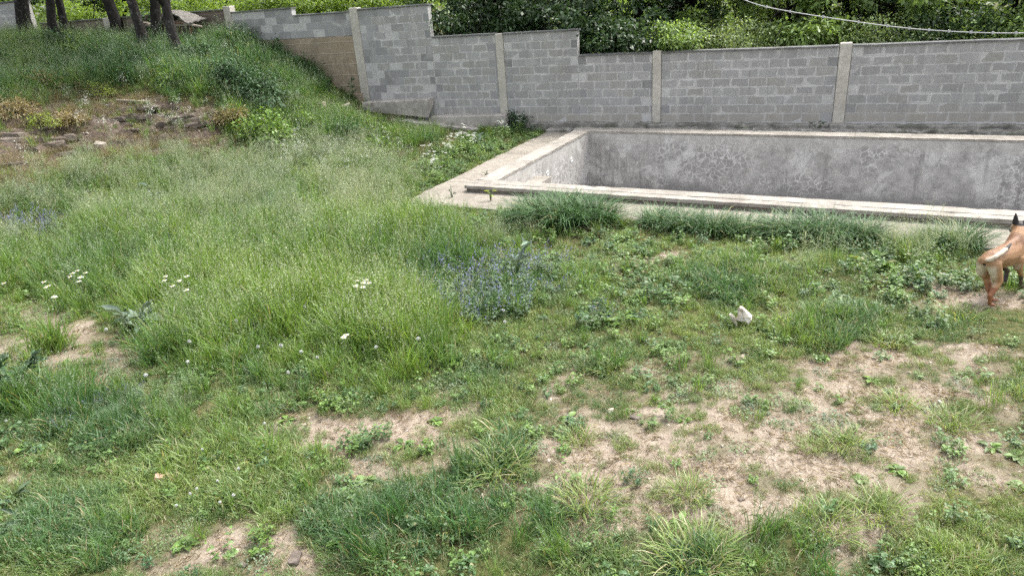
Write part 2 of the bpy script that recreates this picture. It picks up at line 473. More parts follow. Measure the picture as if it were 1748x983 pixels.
M['darkwall'] = concrete_mat('brown_shaded_concrete', (.17, .135, .11), (.09, .075, .062), (.24, .20, .17), 1.0, .5, boards=.42, bumpd=.015)  # brown concrete, its colour darkened for the shade of the trees
M['cope'] = concrete_mat('wall_coping_concrete', (.17, .17, .17), (.08, .08, .078), (.30, .30, .29), 2.0, .6, bumpd=.01, moss=.25)
M['mortar'] = concrete_mat('mortar', (.46, .45, .435), (.30, .29, .28), (.55, .54, .52), 4.0, .3, bumpd=.01)
M['block'] = block_mat()
M['rock'] = rock_mat()
M['bark'] = bark_mat('grey_bark', (.015, .013, .012), (.05, .046, .043), .35)
M['bark2'] = bark_mat('dark_bark', (.010, .009, .008), (.032, .029, .027), .2)
M['plank'] = wood_mat('weathered_wood', (.16, .13, .10), (.34, .30, .25))
M['plank2'] = wood_mat('reddish_wood', (.13, .065, .045), (.24, .14, .10))

# ------------------------------------------------------------------ zones of the yard (as seen on the ground in the photograph)
def ell(px, py, L, e0=1.35, e1=.7):
    o = np.zeros(np.shape(px))
    for e in L:
        cx, cy, rx, ry = e[:4]; a = R(e[4]) if len(e) > 4 else 0; s = e[5] if len(e) > 5 else 1
        dx, dy = px - cx, py - cy
        u = (dx * math.cos(a) + dy * math.sin(a)) / rx; v = (-dx * math.sin(a) + dy * math.cos(a)) / ry
        o = np.maximum(o, s * np.clip((e0 - np.hypot(u, v)) / e1, 0, 1))
    return o

BARE = [(1330, 740, 330, 110, 4, .78), (1150, 790, 190, 90, 0, .85), (1530, 720, 200, 90, 0, .85), (620, 740, 190, 50, 0, .6), (360, 940, 200, 50, 0, .7), (80, 580, 130, 50, 0, .7), (1000, 900, 120, 40, 0, .5), (1090, 770, 150, 70, 8), (1010, 810, 70, 40), (1250, 800, 130, 55), (1180, 850, 120, 40), (1130, 700, 160, 22, 8, .9), (1400, 640, 110, 36), (1500, 690, 170, 50, 12), (1590, 760, 150, 50),
        (1640, 815, 90, 36), (1390, 800, 110, 60), (1290, 860, 80, 40), (1440, 880, 40, 50), (1660, 598, 70, 12), (1280, 900, 70, 20, 0, .7), (1560, 630, 100, 25, 0, .8),
        (95, 560, 100, 26, -12, .8), (150, 612, 55, 20, 0, .75), (10, 600, 50, 26, 0, .8), (390, 935, 140, 34, 0, .8), (280, 965, 100, 34, 0, .75), (480, 965, 60, 30, 0, .75),
        (530, 728, 75, 24), (685, 740, 100, 30), (770, 712, 40, 18), (640, 790, 60, 16, 0, .8), (1120, 443, 46, 6), (900, 830, 60, 12, 0, .7), (1670, 505, 120, 26, 0, .85),
        (1450, 590, 70, 12, 0, .7), (1100, 640, 50, 10, 0, .6), (970, 640, 40, 10, 0, .5), (820, 760, 60, 20, 0, .5), (695, 292, 14, 5), (60, 840, 60, 16, 0, .5), (1200, 620, 60, 14, 0, .6), (1230, 905, 120, 20, 0, .6)]
BANK = [(60, 215, 110, 40), (250, 185, 120, 22, 4, .9), (170, 215, 200, 40, 6), (60, 255, 110, 34, 8), (20, 290, 70, 36), (120, 275, 90, 18, 0, .7), (290, 205, 100, 40), (350, 225, 45, 36), (110, 245, 110, 26), (220, 255, 110, 18, 0, .8), (130, 195, 60, 16, 0, .7), (25, 150, 30, 8, 0, .4), (600, 195, 20, 12, 0, .6), (545, 190, 15, 10, 0, .5), (690, 210, 60, 6, 12, .7)]
TALL = [(470, 500, 270, 110), (330, 560, 140, 60), (620, 560, 150, 80), (560, 420, 180, 60), (120, 470, 170, 50, 0, .8), (700, 440, 100, 60), (300, 420, 200, 60), (480, 610, 120, 30, 0, .6),
        (90, 690, 90, 40, 0, .8), (80, 600, 40, 20, 0, .8)]
PAN = [(230, 320, 170, 55, -10), (420, 330, 130, 60), (560, 300, 110, 40), (640, 330, 90, 50), (120, 350, 150, 45), (330, 380, 140, 40), (60, 400, 80, 30, 0, .7), (520, 370, 100, 40), (230, 700, 110, 60, 0, .65),
       (1000, 500, 50, 40, 0, .35), (1010, 560, 60, 20, 0, .2), (1625, 420, 60, 30), (1560, 430, 60, 25, 0, .8), (860, 420, 60, 25, 0, .6), (700, 880, 70, 40, 0, .55), (660, 940, 100, 40, 0, .5), (560, 250, 80, 30, 0, .7), (1400, 470, 60, 16, 0, .5)]
HILL = [(150, 105, 260, 45), (430, 100, 120, 45), (380, 130, 130, 50), (0, 130, 120, 50), (500, 150, 60, 45), (520, 215, 80, 30), (590, 232, 60, 18), (690, 240, 60, 14, 0, .6), (440, 215, 60, 25)]
DRY = [(60, 160, 130, 50), (180, 150, 100, 40), (230, 260, 150, 24), (150, 285, 140, 22), (340, 270, 90, 22, 0, .8), (40, 310, 70, 22), (420, 190, 40, 30, 0, .8), (530, 205, 40, 20, 0, .8), (700, 250, 80, 20, 0, .5), (960, 700, 60, 15, 0, .6), (700, 830, 60, 20, 0, .5), (1100, 800, 80, 30, 0, .5)]
COARSE = [(965, 362, 76, 22), (1150, 378, 50, 14), (1235, 388, 60, 14), (1310, 392, 55, 14), (1390, 396, 75, 16), (1475, 400, 38, 13), (1180, 395, 90, 12, 0, .7), (1650, 400, 50, 18, 0, .9), (1110, 372, 20, 12)]
BROAD = [(1500, 440, 90, 26), (1600, 490, 120, 26), (1420, 410, 120, 12), (1120, 420, 110, 18, 0, .7), (350, 625, 150, 22, 0, .8), (480, 660, 180, 30, 0, .7), (680, 600, 100, 30, 0, .5), (300, 590, 120, 24, 0, .7), (130, 680, 120, 30, 0, .6), (30, 760, 50, 30, 0, .6),
         (770, 280, 45, 26), (820, 255, 45, 20), (860, 225, 50, 14), (740, 300, 40, 20), (1080, 540, 70, 24, 0, .6), (740, 545, 60, 15, 0, .6), (490, 210, 60, 26, 0, .8), (1050, 490, 80, 20, 0, .4), (400, 780, 100, 30, 0, .3), (640, 760, 60, 20, 0, .4)]
CREEP = [(1190, 655, 80, 24), (1340, 705, 80, 26), (1230, 690, 40, 16), (1255, 770, 36, 14), (900, 730, 60, 30, 0, .7), (1560, 770, 60, 20, 0, .5), (1210, 870, 50, 14, 0, .6), (1700, 680, 60, 26, 0, .7), (860, 790, 60, 18, 0, .5), (1000, 850, 50, 20, 0, .4), (1620, 690, 60, 20, 0, .5), (1440, 690, 30, 8, 0, .5), (700, 660, 120, 30, 0, .5)]
DARK = [(740, 880, 110, 60), (640, 920, 140, 60), (180, 720, 90, 50), (1420, 560, 90, 20), (1230, 480, 90, 30), (850, 800, 60, 26), (360, 740, 120, 50, 0, .8), (130, 920, 130, 60), (1640, 540, 46, 20), (1040, 620, 30, 14), (500, 130, 80, 40, 0, .5), (300, 120, 160, 60, 0, .8), (820, 490, 120, 46), (930, 920, 90, 40, 0, .8), (1350, 930, 120, 40, 0, .8), (1170, 950, 50, 30), (440, 850, 120, 40, 0, .4), (965, 362, 90, 30)]
YEL = [(480, 540, 220, 80, 0, .9), (600, 610, 160, 50, 0, .8), (1160, 420, 160, 30, 0, .7), (800, 720, 80, 40, 0, .8), (450, 800, 140, 60, 0, .8), (980, 960, 100, 30, 0, .5), (1300, 560, 200, 30, 0, .5), (1250, 440, 300, 30, 0, .5), (620, 360, 100, 50, 0, .6), (320, 820, 100, 40, 0, .6), (1650, 920, 150, 80, 0, .6), (700, 540, 60, 30, 0, .9), (60, 640, 60, 30, 0, .8)]

def zones(x, y, z):
    px, py = pix(np.c_[x, y, z])
    k = np.clip((py - 60) / 500, .12, 1.3)
    wx = (fbm(x * 2.1, y * 2.1, 21) - .5) * 120 * k; wy = (fbm(x * 2.1, y * 2.1, 33) - .5) * 70 * k
    return px + wx, py + wy
def bare_at(x, y, z):
    qx, qy = zones(x, y, z)
    b = ell(qx, qy, BARE, 1.65, 1.35)
    b = b + (fbm(x * 4, y * 4, 41) - .5) * 1.5 * np.clip(b * 4, 0, 1)
    return np.clip(b, 0, 1)

# ------------------------------------------------------------------ ground
def axis(segs):
    out = []
    for a, b, n in segs: out += list(np.linspace(a, b, n, endpoint=False))
    return np.array(out + [segs[-1][1]])
gx = axis([(-400, -60, 10), (-60, -30, 20), (-30, -13, 110), (-13, 5, 200), (5, 12, 40), (12, 60, 20), (60, 400, 10)])
gy = axis([(-200, -20, 8), (-20, -3, 20), (-3, 0, 14), (0, 12, 130), (12, 18.2, 70), (18.2, 30, 20), (30, 90, 20), (90, 400, 10)])
GX, GY = np.meshgrid(gx, gy, indexing='ij')
gxf, gyf = GX.ravel(), GY.ravel()
gz = height(gxf, gyf)
beyond = np.clip((gyf - 17.6) / 3, 0, 1)
gz = gz - beyond * .6 + np.clip((gyf - 30) / 60, 0, 1) * 3
nx, ny = len(gx), len(gy)
ii, jj = np.meshgrid(np.arange(nx - 1), np.arange(ny - 1), indexing='ij')
quads = np.stack([ii * ny + jj, (ii + 1) * ny + jj, (ii + 1) * ny + jj + 1, ii * ny + jj + 1], -1).reshape(-1, 4)
cx = gxf[quads].mean(1); cy = gyf[quads].mean(1)
u, v = pool_uv(cx, cy)
keep = ~((u > .12) & (u < PL - .12) & (v > .12) & (v < PWD - .12))
quads = quads[keep]
qx, qy = zones(gxf, gyf, gz)
bare = bare_at(gxf, gyf, gz)
bank = np.clip(ell(qx, qy, BANK) * 1.2, 0, 1)
gme = mesh_np('ground', np.c_[gxf, gyf, gz], [quads], M['soil'], True, {'cover': 1 - bare, 'bank': bank})
ground = link('ground', gme)
tag(ground, 'dry tan soil of the overgrown yard rising to a grassy bank', 'ground', kind='structure')

# ------------------------------------------------------------------ pool
pool = empty('swimming_pool', puv(0, 0), 0, 'empty unfinished concrete swimming pool with pale raised coping', 'swimming pool')
pool.rotation_euler.z = POOL_A
def pl(name, mb, mat, bev=0.0, smooth=False, parent=None):
    me = mb.mesh(name, mat, smooth)
    if bev: bevel_mesh(me, bev, 2)
    return link(name, me, None, parent or pool)
D = -1.75; T = .145
mb = MB(); mb.box(PC, PC + .0, 0, 0, 0, 0); mb = MB()
def walln(name, x0, x1, y0, y1):
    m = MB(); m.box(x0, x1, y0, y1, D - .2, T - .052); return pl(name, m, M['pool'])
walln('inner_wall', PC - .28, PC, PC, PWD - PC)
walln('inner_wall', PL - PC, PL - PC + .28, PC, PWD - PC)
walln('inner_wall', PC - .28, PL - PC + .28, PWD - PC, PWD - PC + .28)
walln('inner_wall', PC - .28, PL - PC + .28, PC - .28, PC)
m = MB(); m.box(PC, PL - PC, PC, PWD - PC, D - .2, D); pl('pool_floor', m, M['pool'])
# coping: cast in lengths, with a small step on its outer edge
def worn(me, amp=.006, chip=.05):
    bm = bmesh.new(); bm.from_mesh(me)
    long = [e for e in bm.edges if e.calc_length() > .6]
    bmesh.ops.subdivide_edges(bm, edges=long, cuts=14, use_grid_fill=True)
    top = max(v.co.z for v in bm.verts)
    for v in bm.verts:
        v.co += Vector((random.uniform(-amp, amp), random.uniform(-amp, amp), random.uniform(-amp, amp) * .4))
        if v.co.z > top - .012 and random.random() < chip: v.co.z -= random.uniform(.006, .02)
    bm.to_mesh(me); bm.free(); me.update()
def cope_run(x0, x1, y0, y1, along, n, outer):
    for i in range(n):
        a, b = i / n, (i + 1) / n; g = .0015
        m = MB()
        if along == 'x':
            xa, xb = x0 + (x1 - x0) * a + g, x0 + (x1 - x0) * b - g
            m.box(xa, xb, y0, y1, T - .05, T); l = pl('coping', m, M['coping'], .006); worn(l.data)
        else:
            ya, yb = y0 + (y1 - y0) * a + g, y0 + (y1 - y0) * b - g
            m.box(x0, x1, ya, yb, T - .05, T); l = pl('coping', m, M['coping'], .006); worn(l.data)
cope_run(0.0, PC + .01, PC + .012, PWD - PC - .012, 'y', 3, 0)
cope_run(-.02, PL, PWD - PC - .01, PWD + .04, 'x', 6, 0)
cope_run(-.02, PL, .13, PC + .01, 'x', 5, 0)
cope_run(PL - PC - .01, PL, PC + .012, PWD - PC - .012, 'y', 3, 0)
# near kerb: outer half a touch lower
for i in range(5):
    xa, xb = PL * i / 5 - (.05 if i == 0 else -.002), PL * (i + 1) / 5
    m = MB(); m.box(xa, xb, -.06, .127, T - .065, T - .006); l = pl('coping', m, M['coping'], .006); worn(l.data)
m = MB(); m.box(-.02, PL, -.03, .10, -.12, T - .067); pl('riser', m, M['riser'])
m = MB(); m.box(.02, .10, .1, PWD, -.12, T - .052); pl('riser', m, M['riser'])
m = MB(); m.box(.02, PL, PWD - .1, PWD + .03, -.12, T - .052); pl('riser', m, M['riser'])
# step in the corner
m = MB(); m.box(PC + .002, PC + .34, PC + .002, 2.14, D, -.2); st = pl('ledge', m, M['coping'], .008)
# rings of the inlet pipes in the end wall
def ring(y, z, r):
    mb = MB(); n = 14
    mb.tube([(PC + .004, y + r * math.cos(t), z + r * math.sin(t)) for t in np.linspace(0, 2 * math.pi, n + 1)], .012, 6)
    s = NT('white_plastic') if 'wp' not in M else None
    if s: M['wp'] = s.out((.75, .75, .73), .4)
    pl('inlet_ring', mb, M['wp'], 0, True)
def inwall(x, y):                       # pixel on the plane of the left inner wall
    o = np.array(puv(PC, 0)); n_ = np.array([PU[0], PU[1], 0]); d = ray(x, y); t = ((o - CAM) @ n_) / (d @ n_)
    p = CAM + d * t; a, b = pool_uv(p[0], p[1]); return float(b), p[2]
for x, y in ((934.5, 296), (975.5, 273)):
    b, z = inwall(x, y); ring(b, z, .045)

# apron of thin concrete, cracked into slabs
apron = empty('pool_apron', puv(0, 0), POOL_A); tag(apron, 'thin pale concrete apron laid round the outside of the pool', 'paving', kind='structure')
def slab(poly, z0=-.1, z1=.022):
    n = len(poly); vs = [(a, b, z0) for a, b in poly] + [(a, b, z1) for a, b in poly]
    fs = [tuple(range(n))[::-1], tuple(range(n, 2 * n))] + [(i, (i + 1) % n, (i + 1) % n + n, i + n) for i in range(n)]
    mb = MB(); mb.add(vs, fs); me = mb.mesh('slab', M['apron']); bevel_mesh(me, .006)
    return link('slab', me, None, apron)
rr = np.random.default_rng(5)
ys = [-1.0, .55, 1.9, 3.1, 4.4, 6.1]
ed = [-.86 + rr.uniform(-.06, .06) for _ in ys]
for i in range(5):
    k = [(ed[i] * (1 - t) + ed[i + 1] * t + rr.uniform(-.03, .03), ys[i] + .004 + (ys[i + 1] - ys[i] - .008) * t) for t in (1, .75, .5, .25, 0)]
    slab([(.015, ys[i] + .004)] if False else [(.015, ys[i] + .004), (.015, ys[i + 1] - .004)] + k, z1=.022 + rr.uniform(-.004, .004))
for i in range(6):
    xa, xb = .02 + i * 2.1, .02 + (i + 1) * 2.1 - .008
    k = [(xb + (xa - xb) * t, -.95 + rr.uniform(-.05, .05)) for t in (0, .2, .4, .6, .8, 1)]
    slab([(xa, -.035), (xb, -.035)][::-1] + k[::-1] if False else k + [(xa, -.035), (xb, -.035)], z1=.018 + rr.uniform(-.004, .004))

# ------------------------------------------------------------------ boundary wall
wall = empty('boundary_wall', (0, WALL_Y, 0), 0, 'long stepped wall of grey cement blocks with concrete posts behind the pool', 'wall')
FY = 0.0                      # front face of blocks in wall space
def wbox(name, x0, x1, y0, y1, z0, z1, mat, bev=.008):
    m = MB(); m.box(x0, x1, y0, y1, z0, z1); me = m.mesh(name, mat)
    if bev: bevel_mesh(me, bev)
    return link(name, me, None, wall)

block_meshes = []
for k in range(6):
    r2 = np.random.default_rng(100 + k)
    m = MB(); m.box(-.195, .195, 0, .14, -.095, .095); me = m.mesh('block', M['block']); bevel_mesh(me, .007)
    for vv in me.vertices: vv.co += Vector(r2.uniform(-.0025, .0025, 3))
    block_meshes.append(me)
half_mesh = []
blocks = []                                    # (x, z, width, depth offset)
def bay(x0, x1, z0, n, base_under=None):
    """n courses of blocks in running bond between x0 and x1"""
    for c in range(n):
        z = z0 + .2 * c + .1
        off = .2 if (c % 2) else 0.0
        x = x0 + .004
        first = True
        while x < x1 - .03:
            w = .4 if not (first and off) else .2
            w = min(w * (1 + random.uniform(-.02, .02)), x1 - x)
            if w > .04: blocks.append((x + w / 2, z, w))
            x += w; first = False
BZ = .19
POSTS = [(-21.3, 2.6, 3.50, .30), (-16.25, 2.3, 3.56, .26), (-11.84, .3, 3.27, .26), (-7.55, .42, 2.41, .21), (-3.50, BZ - .02, 1.85, .205), (.575, BZ - .04, 1.87, .24), (4.65, BZ, 1.86, .24)]
bay(-16.12, -11.97, 2.56, 3)
bay(-16.12, -13.92, 3.16, 1)
bay(-11.71, -9.53, .80, 12)
bay(-9.52, -7.66, .39, 10)
bay(-7.44, -5.47, BZ, 11)
bay(-5.46, -3.61, BZ, 8)
bay(-3.39, .45, BZ, 8)
bay(.70, 4.53, BZ, 8)
bay(4.78, 8.6, BZ, 8)
# mortar core of each bay, recessed behind the block faces
for x0, x1, z0, z1 in ((-16.12, -13.92, 2.56, 3.36), (-13.92, -11.97, 2.56, 3.16), (-11.71, -9.525, .80, 3.20), (-9.525, -7.66, .39, 2.39), (-7.44, -5.465, BZ, 2.39), (-5.465, -3.61, BZ, 1.79),
                       (-3.39, .45, BZ, 1.79), (.70, 4.53, BZ, 1.79), (4.78, 8.6, BZ, 1.79)):
    wbox('mortar', x0 + .003, x1 - .003, .001, .18, z0 if z0 > 2 else -.3, z1 - .002, M['mortar'], 0)
def bsize(b):
    p = np.array([b[0], WALL_Y, b[1]]); return b[2] / np.linalg.norm(p - CAM) ** 2 * (1 if b[0] < 4.4 else .2)
order = sorted(blocks, key=bsize, reverse=True)
for i, (x, z, w) in enumerate(order[:300]):
    o = link('block', block_meshes[i % 6], None, wall, (x, -.004 + random.uniform(-.005, .004), z), (random.uniform(-.006, .006), random.uniform(-.008, .008), random.uniform(-.01, .01)), ((w - .011) / .39, 1, 1))
m = MB(); fv = []
for (x, z, w) in order[300:]:
    dy = random.uniform(-.006, .004); fv += [random.random()] * 8
    m.box(x - w / 2 + .0055, x + w / 2 - .0055, dy, .13, z - .095, z + .095)
s = NT('cement_block_far'); P = s.geo()
cc = s.mix(s.attr('v').outputs['Fac'], (.235, .232, .23), (.315, .31, .305))
cc = s.mix(s.ramp(s.noise(P, 2.3, 5, .65, .6), [(.58, 0.0), (.66, .7)]), cc, (.42, .41, .39))
cc = s.mix(s.ramp(s.noise(P, 1.2, 4), [(.5, 0.0), (.7, .6)]), cc, (.13, .125, .12))
M['blockfar'] = s.out(cc, .95, s.bump(s.noise(P, 60, 4), .5, .006), .1)
fme = m.mesh('masonry', M['blockfar']); fat = fme.attributes.new('v', 'FLOAT', 'POINT'); fat.data.foreach_set('value', fv)
fb = link('masonry', fme, None, wall); fb['kind'] = 'stuff'
# posts
for (x, z0, z1, w) in POSTS:
    m = MB(); n = 7
    for i in range(1): m.box(x - w / 2, x + w / 2, -.035, .2, z0 - .3 if x < -12 else z0, z1)
    me = m.mesh('post', M['post']); bm = bmesh.new(); bm.from_mesh(me)
    bmesh.ops.bevel(bm, geom=bm.edges[:], offset=.012, segments=1, affect='EDGES')
    bm.to_mesh(me); bm.free()
    link('post', me, None, wall)
# flat coping strips
for x0, x1, z in ((-24.5, -21.45, 3.46), (-21.14, -16.4, 3.46), (-16.11, -13.9, 3.362), (-13.88, -11.98, 3.162), (-11.70, -9.50, 3.202), (-9.49, -7.67, 2.392), (-7.44, -5.44, 2.392), (-5.43, -3.62, 1.792), (-3.38, .44, 1.792), (.71, 4.5, 1.792), (4.79, 8.6, 1.792)):
    pts = np.linspace(x0, x1, 9); m = MB()
    vs = []
    for x in pts:
        d = random.uniform(-.006, .006)
        vs += [(x, -.045 + d, z), (x, .22, z), (x, .22, z + .035 + d * .5), (x, -.045 + d, z + .032 + d)]
    fs = [(0, 1, 2, 3), (35, 34, 33, 32)][:2]
    for i in range(8):
        a = i * 4
        fs += [(a, a + 4, a + 5, a + 1), (a + 1, a + 5, a + 6, a + 2), (a + 2, a + 6, a + 7, a + 3), (a + 3, a + 7, a + 4, a)]
    m.add(vs, fs); link('coping', m.mesh('coping', M['cope']), None, wall)
# retaining part under the upper bays, footings, plinth
def strip(name, pts_top, zb, y0, y1, mat, seed, rough=.02, sub=.12):
    """rough concrete strip: polyline of (x, ztop); front face bulges a little"""
    r2 = np.random.default_rng(seed); m = MB(); xs = []
    for (xa, za), (xb, zb2) in zip(pts_top, pts_top[1:]):
        k = max(1, int((xb - xa) / sub))
        for t in np.linspace(0, 1, k, endpoint=False): xs.append((xa + (xb - xa) * t, za + (zb2 - za) * t))
    xs.append(pts_top[-1]); vs = []; R_ = 5
    for (x, zt) in xs:
        j = r2.normal(0, rough, 4)
        zz = zb if not callable(zb) else zb(x)
        prof = [(y0 + j[0], zz), (y0 + j[1], zz + (zt - zz) * .5), (y0 + .01 + j[2], zt - .02 + j[3] * .6), (y0 + .05 + j[2], zt + j[3] * .6), (y1, zt + j[3] * .3)]
        vs += [(x, a, b) for a, b in prof]
    fs = []
    for i in range(len(xs) - 1):
        for k in range(R_ - 1):
            a = i * R_ + k; fs.append((a, a + R_, a + R_ + 1, a + 1))
    fs += [tuple(range(R_)), tuple(range((len(xs) - 1) * R_, len(xs) * R_))[::-1]]
    m.add(vs, fs); return link(name, m.mesh(name, mat), None, wall)
strip('retaining_panel', [(-16.12, 2.555), (-11.97, 2.555)], .2, -.03, .2, M['retain'], 1, .006)
strip('footing', [(-14.2, 1.02), (-11.9, 1.0)], -.2, -.12, .1, M['retain'], 2, .008)
strip('footing', [(-11.70, .80), (-9.62, .86)], lambda x: np.interp(x, [-11.7, -9.62], [.55, .38]), -.42, .1, M['footing'], 3, .012)
strip('footing', [(-9.60, .39), (-7.36, .43)], -.1, -.40, .1, M['footing'], 4, .012)
strip('footing', [(-10.7, .36), (-8.0, .10)], -.3, -.62, -.3, M['footing'], 6, .02)
strip('plinth', [(-7.3, .18), (-5.9, .20), (-3, .185), (0, .165), (3, .15), (8.6, .15)], -.2, -.20, .15, M['plinth'], 5, .02, .1)
strip('plinth', [(-6.2, .09), (-3, .10), (1, .09), (8.6, .09)], -.3, -.52, -.16, M['plinth'], 8, .03, .09)
for (x, w) in ((-3.5, .34), (.575, .36)):
    wbox('post_footing', x - w / 2, x + w / 2, -.28, .1, -.1, .178, M['plinth'], .02)
# brown concrete panels of the far end
for x0, x1, zt in ((-24.5, -21.46, 3.455), (-21.14, -16.39, 3.455)):
    wbox('end_panel', x0, x1, 0, .18, 1.8, zt, M['darkwall'], .01)
link_w = None
# taller grey wall in the corner
w2 = empty('tall_block_wall', (-24.55, WALL_Y - .25, 0), 0, 'taller pale grey block wall end in the upper corner beyond the trunks', 'wall')
m = MB(); m.box(-6, -.02, .008, .2, 1.8, 4.18); link('mortar', m.mesh('mortar', M['mortar']), None, w2)
for c in range(11):
    x = 0 - (.2 if c % 2 else 0)
    if c % 2: link('block', block_meshes[c % 6], None, w2, (-.1, 0, 2.0 + .2 * c + .1), (0, 0, 0), (.49, 1, 1))
    for k in range(5):
        link('block', block_meshes[(c * 3 + k) % 6], None, w2, (x - .2 - .4 * k, random.uniform(-.004, .003), 2.0 + .2 * c + .1))
m = MB(); m.box(-6, .03, -.05, .25, 4.2, 4.24); link('coping', m.mesh('coping', M['cope']), None, w2)

# ------------------------------------------------------------------ rocks of the eroded bank
outcrop = empty('rock_outcrop', tuple(hit(220, 215)), 0)
tag(outcrop, 'layered brown rock ledges broken out of the bank', 'rock', kind='structure')
rock_me = []
for k in range(6):
    r2 = np.random.default_rng(60 + k)
    bm = bmesh.new(); bmesh.ops.create_icosphere(bm, subdivisions=2, radius=.5)
    for vv in bm.verts:
        c = vv.co; n_ = fbm(c.x * 3 + k * 9, c.y * 3 + c.z * 2, k)
        c.x = math.copysign(abs(c.x * 2) ** .45, c.x) * .5; c.y = math.copysign(abs(c.y * 2) ** .45, c.y) * .5; c.z = math.copysign(abs(c.z * 2) ** .35, c.z) * .5
        vv.co = c * (.72 + .55 * n_) + Vector(r2.normal(0, .025, 3))
    me = bpy.data.meshes.new('rock'); bm.to_mesh(me); bm.free(); me.materials.append(M['rock']); rock_me.append(me)
rk = np.random.default_rng(11)
lines = [((150, 178), (380, 196), 16, .32), ((165, 200), (365, 216), 16, .3), ((200, 215), (350, 226), 9, .26), ((0, 236), (160, 256), 15, .34), ((20, 247), (150, 268), 10, .26), ((0, 276), (45, 296), 6, .3),
         ((215, 187), (240, 195), 3, .45), ((300, 205), (340, 215), 4, .5), ((60, 225), (130, 240), 6, .25), ((385, 178), (440, 190), 4, .2)]
oi = outcrop.matrix_basis.inverted() if False else None
ol = Vector(outcrop.location)
for a, b, n, sz in lines:
    for i in range(n):
        t = (i + rk.uniform(0, 1)) / n
        p = hit(a[0] + (b[0] - a[0]) * t + rk.uniform(-4, 4), a[1] + (b[1] - a[1]) * t + rk.uniform(-4, 4))
        w = sz * rk.uniform(.45, 1.5)
        link('rock', rock_me[int(rk.integers(6))], None, outcrop, (p[0] - ol.x, p[1] - ol.y, p[2] - ol.z - .045), (rk.uniform(-.25, .1), rk.uniform(-.12, .12), .75 + rk.uniform(-.4, .4)), (w * rk.uniform(.7, 1.3), w * rk.uniform(.5, .9), w * rk.uniform(.22, .45)))
p = hit(172, 256)
bo = link('stone_block', rock_me[2], None, None, (p[0], p[1], p[2] + .05), (.1, .15, .5), (.26, .22, .2))
s = NT('pale_stone'); bo.data = rock_me[2].copy(); bo.data.materials.clear(); bo.data.materials.append(s.out(s.ramp(s.noise(s.geo(), 20, 5), [(.3, (.2, .175, .15)), (.7, (.36, .32, .28))]), .9, s.bump(s.noise(s.geo(), 40, 4), .5, .01), .15))
tag(bo, 'single pale squarish stone lying at the foot of the bank', 'stone')

